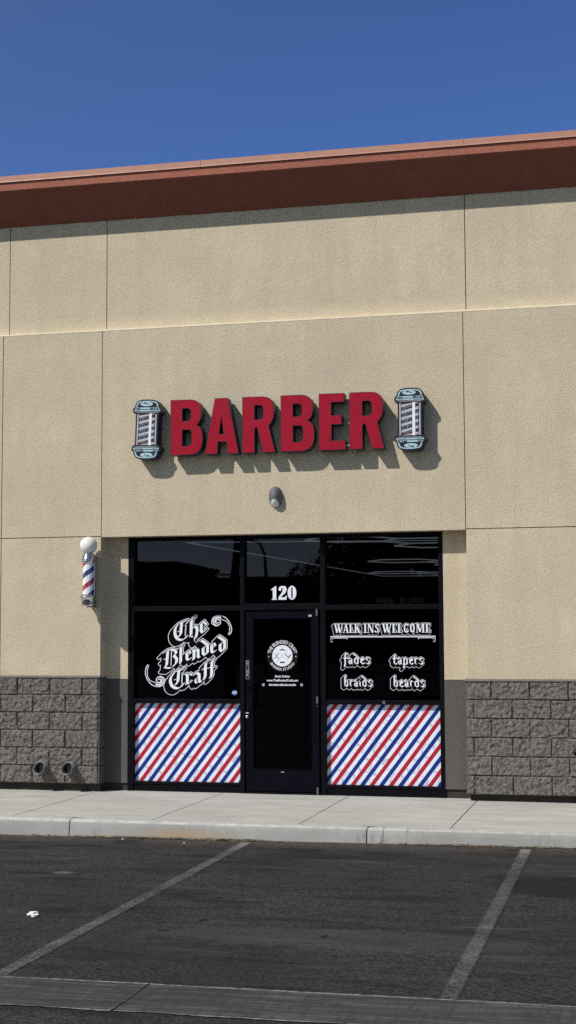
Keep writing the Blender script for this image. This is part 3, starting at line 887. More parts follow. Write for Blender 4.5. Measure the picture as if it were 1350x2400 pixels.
for word, x0, z0, wd in (('fades', .700, 1.474, .31), ('tapers', 1.268, 1.470, .352), ('braids', .700, 1.218, .332), ('beards', 1.270, 1.216, .362)):
    g = gothic(word, x0, z0, .081, wd); sh = (-.030, -.028)
    gp(union(grow(g, .0115, 8, sh)), YG - .003, 'lettering_outline', M['white_vinyl'], wr)
    gp(union(grow(g, .0066, 8, sh)), YG - .0045, 'lettering_shadow', M['black_vinyl'], wr)
    gp(union(g), YG - .006, 'lettering', M['silver_vinyl' if 0 else 'white_vinyl'], wr, 'white gothic word ' + word)
def nb(w, t=.05): return rect(-w / 2, w / 2, -t / 2, t / 2)
H_ = nb(.2); T_ = nb(.075)
def ser(x, z, w=.26): return ([(x - w / 2, z), (x + w / 2, z)], nb(.02, .05))
R_ = {
 'W': (.92, [([(.08, .98), (.27, .04)], H_), ([(.30, .04), (.44, .7)], T_), ([(.42, .98), (.60, .04)], H_), ([(.64, .04), (.84, .98)], T_), ser(.12, .98, .3), ser(.46, .98, .3), ser(.84, .98, .2)]),
 'A': (.66, [([(.10, .02), (.32, .98)], T_), ([(.33, .98), (.53, .02)], H_), ([(.2, .3), (.45, .3)], nb(.04, .06)), ser(.1, .02, .2), ser(.53, .02, .28)]),
 'L': (.56, [([(.18, .02), (.18, .98)], H_), ser(.18, .98, .34), ([(.06, .03), (.5, .03)], nb(.03, .06)), ([(.5, .05), (.52, .25)], T_)]),
 'K': (.68, [([(.18, .02), (.18, .98)], H_), ser(.18, .98, .32), ser(.18, .02, .32), ([(.24, .45), (.52, .98)], T_), ([(.34, .58), (.56, .02)], H_), ser(.54, .98, .22), ser(.57, .02, .26)]),
 'I': (.38, [([(.19, .02), (.19, .98)], H_), ser(.19, .98, .34), ser(.19, .02, .34)]),
 'N': (.74, [([(.14, .02), (.14, .98)], T_), ([(.18, .98), (.56, .04)], H_), ([(.61, .02), (.61, .98)], T_), ser(.13, .02, .22), ser(.61, .98, .22)]),
 'S': (.54, [([(.45, .80), (.38, .95), (.22, .95), (.15, .78), (.22, .6), (.36, .45), (.42, .25), (.34, .06), (.18, .06), (.08, .22)], nb(.14, .07))]),
 'E': (.54, [([(.18, .02), (.18, .98)], H_), ([(.06, .96), (.46, .96)], nb(.03, .06)), ([(.2, .52), (.38, .52)], nb(.03, .06)), ([(.06, .04), (.48, .04)], nb(.03, .06)), ([(.46, .96), (.46, .78)], T_), ([(.48, .04), (.48, .24)], T_)]),
 'C': (.62, [([(.52, .78), (.44, .94), (.30, .95), (.19, .75), (.17, .5), (.19, .25), (.30, .05), (.44, .07), (.54, .24)], nb(.15, .07))]),
 'O': (.68, [([(.34, .95), (.22, .84), (.17, .5), (.22, .16), (.34, .05), (.46, .16), (.51, .5), (.46, .84), (.34, .95)], nb(.16, .07))]),
 'M': (.92, [([(.12, .02), (.12, .98)], T_), ([(.18, .98), (.42, .1)], H_), ([(.44, .1), (.64, .98)], T_), ([(.74, .02), (.74, .98)], H_), ser(.12, .02, .2), ser(.75, .02, .32), ser(.14, .98, .2), ser(.76, .98, .26)]),
 ' ': (.26, []),
}
txt = 'WALK INS WELCOME'
g = []
for word, xa, xb in (('WALK', .600, .900), ('INS', .936, 1.122), ('WELCOME', 1.157, 1.706)):
    kx = (xb - xa) / sum(R_[c][0] for c in word); x = 0
    for c in word:
        for path, nib in R_[c][1]:
            nib = [(a * .82, b) for a, b in nib]
            g += mapp(stroke(path, nib), lambda a, b, x=x: (xa + (x + a) * kx, 1.832 + b * .100))
        x += R_[c][0]
sh = (-.021, -.022)
gp(union(grow(g, .0105, 8, sh)), YG - .003, 'lettering_outline', M['white_vinyl'], wr)
gp(union(grow(g, .0062, 8, sh)), YG - .0045, 'lettering_shadow', M['black_vinyl'], wr)
gp(union(g), YG - .006, 'lettering', M['white_vinyl'], wr, 'white serif words WALK INS WELCOME')
bar = [rect(.553, 1.760, 1.778, 1.795), rect(.590, .745, 1.768, 1.780), rect(1.568, 1.725, 1.768, 1.780)]
cur = stroke([(.556, 1.79), (.556, 1.735), (.566, 1.728), (.578, 1.735)], disc(.004, 6)) + stroke([(.560, 1.785), (.574, 1.760), (.590, 1.772)], disc(.004, 6)) + stroke([(.745, 1.774), (.752, 1.766), (.742, 1.762)], disc(.004, 6))
cur2 = mapp(cur, lambda a, b: (2.313 - a, b))
gp(union(bar + cur + [q for q in cur2]), YG - .006, 'underline_bar', M['silver_vinyl'], wr)
gp(union(grow([rect(.556, 1.757, 1.789, 1.793)], .0015, 6)), YG - .0075, 'underline_edge', M['white_vinyl'], wr)

# --- transoms
wt1 = window(-1.80, -.504, 2.15, 2.93, 'transom_window'); wt2 = window(-.453, .448, 2.17, 2.93, 'transom_window'); wt3 = window(.505, 1.811, 2.15, 2.93, 'transom_window')
wt2['label'] = 'middle transom window with number 120'
def NZ(X, Y):
    px = 600 + X / 10.38; py = 1350 + Y / 10.38
    return (-.149 + (px - 634) * .00507, 2.377 - (py - 1373) * .00500)
one = [hull([(352, 330), (375, 344), (410, 335), (485, 300), (485, 250), (465, 240), (445, 265), (380, 305)]), rect(398, 485, 290, 562), hull([(373, 572), (378, 552), (400, 540), (485, 540), (497, 552), (502, 572)])]
two = stroke([(574, 322), (572, 300), (590, 272), (640, 262), (684, 290), (692, 325), (672, 385), (620, 445), (570, 500), (560, 530)],
             [disc(36, 12), disc(30, 12), disc(25, 12), disc(22, 12), disc(44, 12), disc(48, 12), disc(42, 12), disc(28, 12), disc(22, 12), disc(22, 12)]) + \
      [hull([(534, 572), (534, 522), (560, 505), (640, 510), (725, 515), (730, 572)]), hull([(690, 515), (712, 478), (746, 474), (738, 530), (728, 572), (700, 572)])]
gp(union(mapp(one, NZ)), YG - .003, 'number_print', M['white_vinyl'], wt2)
gp(union(mapp(two, NZ)), YG - .003, 'number_print', M['white_vinyl'], wt2)
oo = [NZ(866 + 107 * math.cos(a), 405 + 167 * math.sin(a)) for a in [2 * PI * k / 32 for k in range(32)]]
hh = [NZ(865 + 18 * math.copysign(abs(math.cos(a)) ** .5, math.cos(a)), 405 + 136 * math.copysign(abs(math.sin(a)) ** .5, math.sin(a))) for a in [2 * PI * k / 24 for k in range(24)]]
gp(fill([oo, hh]), YG - .003, 'number_print', M['white_vinyl'], wt2)

# --- striped panels
def emblem(cx, cz, r):
    ps = []
    t = 'BARBER STUDIO * THE BLENDED CRAFT * '
    pol = font_polys(t, r * .42, 0, 0, .0006, 1.0, 'CENTER')
    xs_ = [a for p in pol for a, b in p]; x0 = min(xs_); L = max(xs_) - x0
    ps += mapp(pol, lambda a, b: ((r * .83 + b) * math.cos(PI / 2 - 2 * PI * (a - x0) / L * .99) + cx, (r * .83 + b) * math.sin(PI / 2 - 2 * PI * (a - x0) / L * .99) + cz))
    return ps
def ring(cx, cz, r0, r1, a0, a1, n=14):
    return [[(cx + r * math.cos(a), cz + r * math.sin(a)) for r, a in ((r0, A), (r1, A), (r1, Bq), (r0, Bq))] for A, Bq in [(a0 + (a1 - a0) * k / n, a0 + (a1 - a0) * (k + 1) / n) for k in range(n)]]
def clip_mesh(polys, y, x0, x1, z0, z1):
    bm = bmesh.new()
    for p in polys:
        try: bm.faces.new([bm.verts.new((a, y, b)) for a, b in p])
        except ValueError: pass
    for co_, no_ in (((x0, 0, 0), (-1, 0, 0)), ((x1, 0, 0), (1, 0, 0)), ((0, 0, z0), (0, 0, -1)), ((0, 0, z1), (0, 0, 1))):
        bmesh.ops.bisect_plane(bm, geom=list(bm.verts) + list(bm.edges) + list(bm.faces), plane_co=co_, plane_no=no_, clear_outer=True)
    return MB().bm(bm)
EMB = emblem(0, 0, .088)
for (x0, x1, z0, z1, which) in ((-1.799, -.505, .118, 1.022, 'left'), (.506, 1.810, .118, 1.022, 'right')):
    w = bpy.data.objects.new('striped_panel', None); link(w, B); w.empty_display_size = .1
    w['label'] = 'red white and blue striped panel at the ' + which
    MB().box(x0, x1, .266, .285, z0, z1).build('panel_sheet', M['panel_white'], w)
    pr = []
    for i in range(-3, 8):
        for j in range(0, 8):
            cx = x0 + .275 * i + .095 * j + .05; cz = z1 - .02 - .165 * j
            if cx < x0 - .1 or cx > x1 + .1 or cz < z0 - .1: continue
            if (i + j) % 2 == 0:
                pr += [[(a + cx, b + cz) for a, b in p] for p in EMB]
            else:
                a0 = random.uniform(0, 6)
                pr += ring(cx, cz, .055, .080, a0, a0 + 2.2) + ring(cx, cz, .045, .050, a0 + 2.5, a0 + 5.0)
                pr += [[(a * .9 + cx, b * .5 + cz) for a, b in p] for p in ring(0, 0, .004, .02, .3, 2.6, 4)]
    clip_mesh(pr, .2645, x0 + .001, x1 - .001, z0 + .001, z1 - .001).build('emblem_print', M['grey_print'], w)
    ca = math.tan(R(52.6))
    for off, m in ((.110, 'panel_red'), (.219, 'panel_blue')):
        st = []
        for k in range(-6, 11):
            xt = x0 + off + .2185 * k        # centre on the top edge
            dz = 1.4
            st.append([(xt - .026 - dz / ca, z1 - dz), (xt + .026 - dz / ca, z1 - dz), (xt + .026 + .1 / ca, z1 + .1), (xt - .026 + .1 / ca, z1 + .1)])
        clip_mesh(st, .263, x0 + .001, x1 - .001, z0 + .001, z1 - .001).build('stripe_print', M[m], w)

# --- door
D = bpy.data.objects.new('door', None); D.location = (0, .25 - .2, 0); link(D, B); D.empty_display_size = .1
def dd(*a, n='frame', m='door_frame', bev=.003): return MB().box(*a, bev=bev).build(n, M[m], D)
dd(-.438, -.351, .222, .27, .026, 2.092, n='stile'); dd(.335, .425, .222, .27, .026, 2.092, n='stile')
dd(-.352, .336, .224, .268, 1.998, 2.092, n='rail'); dd(-.352, .336, .224, .268, .026, .276, n='rail')
dd(-.352, .336, .218, .226, .276, .286, n='glazing_bead', bev=.001)
dd(-.356, -.350, .2185, .226, .28, 2.0, n='glazing_bead', bev=.001); dd(.334, .340, .2185, .226, .28, 2.0, n='glazing_bead', bev=.001)
MB().add([(-.352, .25, .27), (.336, .25, .27), (.336, .25, 2.0), (-.352, .25, 2.0)], [(0, 1, 2, 3)]).build('pane', M['glass'], D)
# pull handle: offset black tube
hp = [(-.405, .222, 1.232), (-.405, .175, 1.232), (-.398, .160, 1.232), (-.360, .150, 1.230), (-.343, .148, 1.215), (-.341, .148, 1.10), (-.341, .148, .990), (-.349, .150, .974), (-.365, .152, .970), (-.398, .160, .970), (-.405, .175, .970), (-.405, .222, .970)]
MB().tube(hp, .011, 12).build('handle', M['door_frame'], D)
MB().lathe([(0, -.008), (.016, -.008), (.018, -.004), (.018, .012)], (-.424, .214, .874), 20, 'y').build('lock', M['chrome'], D)
MB().lathe([(0, -.001), (.005, -.001), (.005, .001)], (-.424, .204, .874), 10, 'y').build('keyhole', M['signblack'], D)
dd(-.440, -.406, .219, .2225, .910, .925, n='lock_label', m='silver_vinyl', bev=.0005)
dd(.305, .342, .2205, .2242, 2.020, 2.040, n='maker_label', m='silver_vinyl', bev=.0005)
dd(-.024, .010, .2205, .2242, .246, .254, n='maker_label', m='signgrey', bev=.0005)
for z in (2.07, 1.073, .05): 
    dd(.398, .418, .190, .222, z - .045, z + .035, n='hinge', m='hinge')
gp([ell(.402, 1.0, .006, .006, 8)], .2205, 'screw', M['hinge'], D)
# vertical stickers on the stile
for z0, z1, t in ((1.468, 1.520, 'D'), (1.306, 1.458, 'PULL')):
    gp(fill([rect(-.436, -.400, z0, z1), rect(-.433, -.403, z0 + .003, z1 - .003)[::-1]]), .2205, 'stile_sticker', M['signgrey'], D)
    fp = font_polys(t, .036 if len(t) > 1 else .036, 0, 0, .0004, 1.15)
    gp(mapp(fp, lambda a, b: (-.418 - b * .85, (z0 + z1) / 2 + a)), .2195, 'stile_print', M['signgrey'], D)
# circular emblem
cx, cz = -.010, 1.572
YD = .246
gp([ell(cx, cz, .186, .186, 48)], YD + .001, 'emblem_disc', M['dark_disc'], D, 'black disc of the round barber studio emblem')
gp([ell(cx, cz, .1200, .1225, 48)], YD - .001, 'emblem_centre', M['white_vinyl'], D)
def arc_text(t, size, rad, a_mid, span, top=True, bold=.0015):
    pol = font_polys(t, size, 0, 0, bold)
    xs_ = [a for p in pol for a, b in p]; L = max(xs_) - min(xs_)
    def f(a, b):
        if top: an = a_mid - a / L * span; r = rad + b
        else: an = a_mid + a / L * span; r = rad - b
        return (cx + r * math.cos(an), cz + r * math.sin(an))
    return mapp(pol, f)
gp(arc_text('THE BLENDED CRAFT', .056, .156, PI / 2, R(158), True, .0006), YD - .001, 'emblem_lettering', M['white_vinyl'], D)
gp(arc_text('BARBER STUDIO', .042, .157, -PI / 2, R(118), False, .0002), YD - .001, 'emblem_lettering', M['white_vinyl'], D)
icons = [ell(cx - .160, cz - .008, .006, .006, 8), ell(cx + .160, cz - .008, .006, .006, 8)]
for q_ in icons: gp([q_], YD - .001, 'emblem_dot', M['white_vinyl'], D)
ic = stroke([(-.068, .068), (.068, -.068)], disc(.0008, 6)) + stroke([(.068, .068), (-.068, -.068)], disc(.0008, 6))
ic += stroke([(-.034, .073), (-.028, .066), (-.015, .066), (-.006, .073), (0, .070), (.006, .073), (.015, .066), (.028, .066), (.034, .073)], [disc(r, 6) for r in (.001, .004, .006, .0065, .005, .0065, .006, .004, .001)])
ic += [rect(-.030, .030, -.082, -.068)] + stroke([(-.094, .030), (-.056, -.020)], disc(.0022, 6)) + stroke([(-.046, .030), (-.084, -.020)], disc(.0022, 6)) + [ell(-.050, -.026, .009, .006, 8), ell(-.090, -.026, .008, .006, 8)]
ic += stroke([(.036, .018), (.066, -.016)], disc(.0042, 6)) + stroke([(.100, .014), (.070, -.022), (.066, -.030)], [disc(.005, 6), disc(.004, 6), disc(.002, 6)])
gp(union([[(a + cx, b + cz) for a, b in p] for p in ic]), YD - .003, 'emblem_icon', M['signblack'], D)
gp(font_polys('Book Online:', .0355, -.010, 1.336, .0008, .93), YD, 'web_lettering', M['white_vinyl'], D)
gp(font_polys('www.TheBlendedCraft.com', .0365, -.010, 1.290, .0008, .90), YD, 'web_lettering', M['white_vinyl'], D)
gp(font_polys('blendedcraftbarberstudio', .0355, -.010, 1.240, .0008, .88), YD, 'web_lettering', M['white_vinyl'], D)
for sx_ in (-.237, .215):
    o_ = ring(sx_, 1.240, .008, .0125, 0, 2 * PI, 4)
    sq = [(sx_ + .0135 * math.copysign(abs(math.cos(a)) ** .5, math.cos(a)), 1.240 + .0135 * math.copysign(abs(math.sin(a)) ** .5, math.sin(a))) for a in [2 * PI * k / 16 for k in range(16)]]
    sq2 = [(sx_ + (a - sx_) * .72, 1.240 + (b - 1.240) * .72) for a, b in sq][::-1]
    gp(fill([sq, sq2]), YD, 'social_icon', M['white_vinyl'], D)
    gp(ring(sx_, 1.240, .003, .0055, 0, 2 * PI, 10), YD, 'social_icon', M['white_vinyl'], D)

# ------------------------------------------------------------------ inside: honeycomb led light + neon words
L = thing('ceiling_light', 'honeycomb of thin white led tubes on the ceiling inside, seen through the right transom', 'ceiling light', (1.0, 5, 3.05))
mb = MB()
seen = set()
def hexes(cells, a_, x0, y0):
    for i, j in cells:
        hx = x0 + i * a_ * 1.5; hy = y0 + (j + (.5 if i % 2 else 0)) * a_ * math.sqrt(3)
        c = [(hx + a_ * math.cos(k * PI / 3), hy + a_ * math.sin(k * PI / 3)) for k in range(6)]
        for k in range(6):
            p, q = c[k], c[(k + 1) % 6]
            key = tuple(sorted(((round(p[0], 2), round(p[1], 2)), (round(q[0], 2), round(q[1], 2)))))
            if key in seen: continue
            seen.add(key)
            mb.tube([(p[0], p[1], 3.05), (q[0], q[1], 3.05)], .010, 6, False)
hexes([(0, 0), (1, 0), (2, 0), (2, 1), (1, 1), (3, 0)], .62, .35, 2.6)
hexes([(0, 0), (1, 0), (1, 1), (2, 0), (2, 1)], .62, .10, 8.6)
hexes([(0, 0), (1, 0), (2, 1), (2, 0)], .62, -.75, 13.4)
mb.tube([(-1.9, 2.6, 3.05), (-1.4, 15.2, 3.05), (1.6, 15.6, 3.05)], .007, 6, False)
mb.tube([(-1.9, 2.6, 3.05), (2.4, 3.3, 3.05)], .006, 6, False)
mb.build('led_tube', M['led'], L)
nsn = thing('neon_sign', 'faintly glowing neon words FADE BLURRY hanging inside behind the right window', 'neon sign', (.9, 5.2, 2.2))
def outline_text(t, x, z, size, thin):
    return font_polys(t, size, x, z, thin)
MB().flat(font_polys('FADE', .118, .345, 2.30, -.001, .92), 5.2).build('neon_word', M['neon'], nsn)
MB().flat(font_polys('BLURRY', .112, .755, 2.30, -.002, .92), 5.2).build('neon_word', M['neon'], nsn)

# ------------------------------------------------------------------ channel letters
def LB(): return ([qpath((0, 0), [('L', (.58, 0)), ('Q', (1, 0), (1, .25)), ('L', (1, .33)), ('Q', (1, .49), (.79, .54)), ('Q', (.955, .60), (.955, .73)), ('L', (.955, .80)), ('Q', (.955, 1), (.56, 1)), ('L', (0, 1))]),
    qpath((.35, .855), [('L', (.50, .855)), ('Q', (.645, .855), (.645, .77)), ('L', (.645, .70)), ('Q', (.645, .61), (.50, .61)), ('L', (.35, .61))]),
    qpath((.35, .462), [('L', (.52, .462)), ('Q', (.675, .462), (.675, .37)), ('L', (.675, .25)), ('Q', (.675, .15), (.52, .15)), ('L', (.35, .15))])])
def LA(): return ([[(0, 0), (.345, 0), (.375, .22), (.655, .22), (.69, 0), (1, 0), (.67, 1), (.30, 1)], [(.485, .68), (.575, .345), (.402, .345)]])
def LR(): return ([qpath((0, 0), [('L', (.36, 0)), ('L', (.36, .42)), ('Q', (.40, .465), (.465, .445)), ('L', (.655, 0)), ('L', (1, 0)), ('L', (.80, .475)), ('Q', (.965, .56), (.965, .70)), ('L', (.965, .80)), ('Q', (.965, 1), (.56, 1)), ('L', (0, 1))]),
    qpath((.36, .858), [('L', (.50, .858)), ('Q', (.66, .858), (.66, .77)), ('L', (.66, .67)), ('Q', (.66, .583), (.50, .583)), ('L', (.36, .583))])])
def LE(): return ([[(0, 0), (1, 0), (1, .155), (.455, .155), (.455, .459), (.85, .459), (.85, .607), (.455, .607), (.455, .857), (.96, .857), (.96, 1), (0, 1)]])
YF = -.178
def channel_letter(ch, shape, x0, x1, z0, z1, label):
    t = thing('channel_letter', label, 'sign letter', ((x0 + x1) / 2, 0, z0), 'red channel letters spelling BARBER')
    loops = []
    for i, l in enumerate(shape):
        l = clean([(x0 + u * (x1 - x0), z0 + v * (z1 - z0)) for u, v in l])
        if (area(l) > 0) != (i == 0): l = l[::-1]
        loops.append(l)
    MB().flat(fill(loops), YF).build('face', M['red'], t)
    big = [offset(l, .006) for l in loops]
    mb = MB().flat(fill(big), YF + .002); side_walls(mb, big, YF + .002, YF + .022)
    mb.build('trim_cap', M['trim'], t)
    mb = MB(); rl = [offset(l, .003) for l in loops]; side_walls(mb, rl, YF + .02, -.035)
    mb.flat([q[::-1] for q in fill(rl)], -.035)
    mb.build('return', M['navy'], t)
    # stand-off studs fix it to the wall
    for (u, v) in ((.12, .1), (.12, .9)): MB().tube([(x0 + u * (x1 - x0) + (.14 if ch == 'A' and v > .5 else 0), -.04, z0 + v * (z1 - z0)), (x0 + u * (x1 - x0) + (.14 if ch == 'A' and v > .5 else 0), .01, z0 + v * (z1 - z0))], .008, 8).build('stud', M['hinge'], t)
for ch, sh_, a, b, lab in (('B', LB(), -1.222, -.846, 'first red letter B, beside the left pole sign'), ('A', LA(), -.807, -.416, 'red letter A with navy sides, second of the BARBER letters'),
        ('R', LR(), -.362, .012, 'red letter R between the A and the second B'), ('B', LB(), .090, .470, 'second red letter B, in the middle beside the E'),
        ('E', LE(), .534, .828, 'red letter E with navy sides, fifth of the BARBER letters'), ('R', LR(), .885, 1.270, 'last red letter R, next to the right pole sign')):
    channel_letter(ch, sh_, a, b, 3.888, 4.522, lab)

# ------------------------------------------------------------------ barber pole signs (flat cabinets)
def pole_sign(cx, cz, tilt, label):
    t = thing('pole_sign', label, 'sign', (cx, 0, cz), 'barber pole shaped sign cabinets')
    sx_, sz_ = .000464, .000446
    ct, st = math.cos(tilt), math.sin(tilt)
    def Q(x, y, grow_=1.0): 
        a = x * sx_; b = -y * sz_
        return (cx + a * ct + b * st, cz - a * st + b * ct)
    def P(pts): 
        q = [Q(*p) for p in pts]; return q if area(q) > 0 else q[::-1]
    half = qpath((0, -785), [('Q', (180, -785), (245, -745)), ('Q', (315, -700), (322, -585)), ('Q', (385, -560), (378, -490)), ('Q', (370, -430), (300, -405)), ('L', (292, -380)), ('L', (292, 380)),
                ('L', (300, 405)), ('Q', (370, 430), (378, 490)), ('Q', (385, 560), (322, 585)), ('Q', (315, 700), (245, 745)), ('Q', (180, 785), (0, 785))], 5)
    full = half + [(-x, y) for x, y in half[::-1]]
    loop = clean(P(full))
    MB().flat(fill([loop]), YF).build('face', M['signblack'], t)
    mb = MB(); ol = offset(loop, .002); side_walls(mb, [ol], YF + .002, -.035); mb.flat([q[::-1] for q in fill([ol])], -.035); mb.flat(fill([ol]), YF + .002)
    mb.build('return', M['navy'], t)
    y1, y2, y3 = YF - .0015, YF - .003, YF - .0045
    def both(polys):                       # same art turned half round at the foot
        return [P(p) for p in polys] + [P([(-x, -y) for x, y in p]) for p in polys]
    # cap rim
    outer = qpath((-290, -590), [('Q', (-285, -700), (-215, -730)), ('Q', (0, -775), (215, -730)), ('Q', (285, -700), (290, -590))])
    inner = qpath((-258, -600), [('Q', (-250, -680), (-195, -705)), ('Q', (0, -742), (195, -705)), ('Q', (250, -680), (258, -600))])
    n_ = len(outer)
    rim = [[outer[i], outer[i + 1], inner[i + 1], inner[i]] for i in range(n_ - 1)]
    bands = [[(-320, -535), (-300, -578), (300, -578), (325, -535)], [(-338, -478), (-338, -515), (340, -515), (340, -478)]]
    MB().flat(both(rim + bands), y1).build('cap_rim', M['ice'], t)
    MB().flat(both([[(-300, -440), (-260, -460), (260, -460), (300, -440), (255, -448), (-255, -448)]]), y1).build('rim_line', M['signgrey'], t)
    MB().flat(both([ell(-20, -665, 165, 55, 20)]), y2).build('cap_highlight', M['ice'], t)
    MB().flat(both([ell(-55, -690, 48, 17, 12), ell(20, -668, 28, 12, 10), [(75, -545), (150, -545), (150, -570), (75, -570)], [(175, -545), (210, -545), (205, -570), (175, -570)], [(240, -545), (300, -540), (270, -568), (240, -570)],
                    [(-290, -545), (-180, -550), (-180, -566), (-270, -566)], [(80, -494), (300, -494), (300, -500), (80, -500)], [(-300, -494), (-170, -494), (-170, -500), (-300, -500)]]), y3).build('cap_highlight_dot', M['signblack'], t)
    MB().flat([P([(-255, -400), (-222, -400), (-222, 405), (-255, 405)]), P([(222, -400), (255, -400), (255, 405), (222, 405)])], y1).build('tube_edge', M['signgrey'], t)
    # body window with slanting bands
    MB().flat([P([(-205, -420), (205, -420), (205, 415), (-205, 415)])], y1).build('tube_window', M['signnavy'], t)
    X0, X1, Y_0, Y_1 = -205, 205, -420, 415
    def band(yc, th, x0=X0, x1=X1): 
        s = -.27
        q = [(x0, yc + s * x0), (x1, yc + s * x1), (x1, yc + s * x1 + th), (x0, yc + s * x0 + th)]
        return [(x, min(max(y, Y_0), Y_1)) for x, y in q]
    wb = []; mr = []
    for k in range(-1, 7):
        yc = -420 + k * 160
        if band(yc, 68)[0][1] < band(yc, 68)[3][1] or band(yc, 68)[1][1] < band(yc, 68)[2][1]:
            wb.append(clean(P(band(yc, 68))))
        if k in (-1, 0, 4, 5): mr.append(clean(P(band(yc + 74, 76))))
        wb.append(clean(P(band(yc + 100, 7, -150, 60))))
    ok = lambda ps: [p for p in ps if len(p) >= 3 and abs(area(p)) > 1e-7]
    MB().flat(ok(mr), YF - .0022).build('maroon_stripe', M['signmaroon'], t)
    MB().flat(ok(wb), y2).build('pale_stripe', M['signgrey'], t)
    MB().flat([P([(60, -420), (128, -420), (128, 415), (60, 415)])], y3).build('glass_highlight', M['white_vinyl'], t)
    MB().flat([P([(x - 4, a), (x + 4, a), (x + 4, b), (x - 4, b)]) for x, a, b in ((-165, -300, 300), (-105, -380, 120), (-55, -100, 350), (175, -200, 200))], YF - .0050).build('glass_highlight', M['signgrey'], t)
    return t
pole_sign(-1.519, 4.197, R(2.0), 'barber pole shaped sign left of the first letter, leaning slightly')
pole_sign(1.566, 4.203, R(.3), 'barber pole shaped sign right of the last letter, upright')
# small cable clip beside the left sign
o = MB().box(-1.724, -1.702, -.03, .003, 4.232, 4.262, .002).build('cable_clip', M['signgrey']); tag(o, 'small grey clip on the stucco left of the left pole sign', 'clip')

# ------------------------------------------------------------------ wall light
WL = thing('wall_light', 'grey egg shaped wall light with pale lens, centred below the red letters', 'wall light', (-.017, 0, 3.25))
def egg(u, v, rx, ry, rz, c):             # half egg against the wall, u: 0..1 around front, v: top to bottom
    a = PI * u; b = PI * v
    return (c[0] - rx * math.cos(a) * math.sin(b) ** .8, c[1] - ry * math.sin(a) * math.sin(b) ** .75 * (1 + .12 * v), c[2] + rz * math.cos(b))
c = (-.019, .0, 3.388); nu, nv = 80, 72
vs = [egg(i / nu, j / nv, .079, .105, .118, c) for j in range(nv + 1) for i in range(nu + 1)]
fs = []; ls = []
for j in range(nv):
    for i in range(nu):
        q = (j * (nu + 1) + i, (j + 1) * (nu + 1) + i, (j + 1) * (nu + 1) + i + 1, j * (nu + 1) + i + 1)
        u = (i + .5) / nu - .5; v = (j + .5) / nv
        if v > .57 + 2.0 * u * u and v < .97 and abs(u) < .40: ls.append(q)
        else: fs.append(q)
MB().add(vs, fs, True).build('housing', M['lamp_grey'], WL)
MB().add([(x, y + .006, z) for x, y, z in vs], ls, True).build('lens', M['lens'], WL)
MB().box(-.052, -.025, -.045, -.004, 3.482, 3.498, .003).build('bracket', M['lamp_grey'], WL)

# ------------------------------------------------------------------ barber pole lamp
PX, PY = -2.226, -.175
PL = thing('barber_pole', 'chrome barber pole with spinning stripes and white globe, left of the recess', 'barber pole', (PX, PY, 2.15))
r_ = .101
MB().lathe([(r_ * math.sin(PI * k / 24), -r_ * math.cos(PI * k / 24)) for k in range(2, 25)], (PX, PY, 2.862), 36).build('globe', M['globe'], PL)
MB().lathe([(.044, 2.775 - 2.15), (.05, 2.772 - 2.15), (.068, 2.760 - 2.15), (.075, 2.748 - 2.15), (.075, 2.715 - 2.15), (.080, 2.710 - 2.15), (.086, 2.702 - 2.15), (.086, 2.695 - 2.15), (.079, 2.690 - 2.15), (.084, 2.684 - 2.15), (.084, 2.676 - 2.15), (.076, 2.668 - 2.15), (.076, 2.655 - 2.15), (.066, 2.652 - 2.15)], (PX, PY, 2.15), 40).build('top_cap', M['chrome'], PL)
MB().lathe([(.064, 2.292 - 2.15), (.074, 2.290 - 2.15), (.079, 2.280 - 2.15), (.084, 2.276 - 2.15), (.100, 2.270 - 2.15), (.101, 2.258 - 2.15), (.092, 2.252 - 2.15), (.090, 2.240 - 2.15), (.082, 2.232 - 2.15), (.080, 2.19 - 2.15), (.078, 2.165 - 2.15), (.070, 2.156 - 2.15), (0, 2.155 - 2.15)], (PX, PY, 2.15), 40).build('bottom_cap', M['chrome'], PL)
mb = MB(); mb.lathe([(.066, .14), (.066, .505)], (PX, PY, 2.15), 48)
mb.build('striped_cylinder', M['spiral'], PL)
MB().tube([(PX + .073, PY + .012, 2.28), (PX + .073, PY + .012, 2.67)], .005, 8).build('guard_rod', M['chrome'], PL)
MB().tube([(PX - .060, PY + .045, 2.28), (PX - .060, PY + .045, 2.67)], .005, 8).build('guard_rod', M['chrome'], PL)
mb = MB(); mb.box(PX - .035, PX + .035, PY + .08, .0, 2.17, 2.74, .004); mb.box(PX - .030, PX + .050, PY + .02, .0, 2.140, 2.156, .003)
mb.box(PX + .0, PX + .045, PY + .03, .0, 2.700, 2.740, .003)
mb.build('wall_bracket', M['steel'], PL)

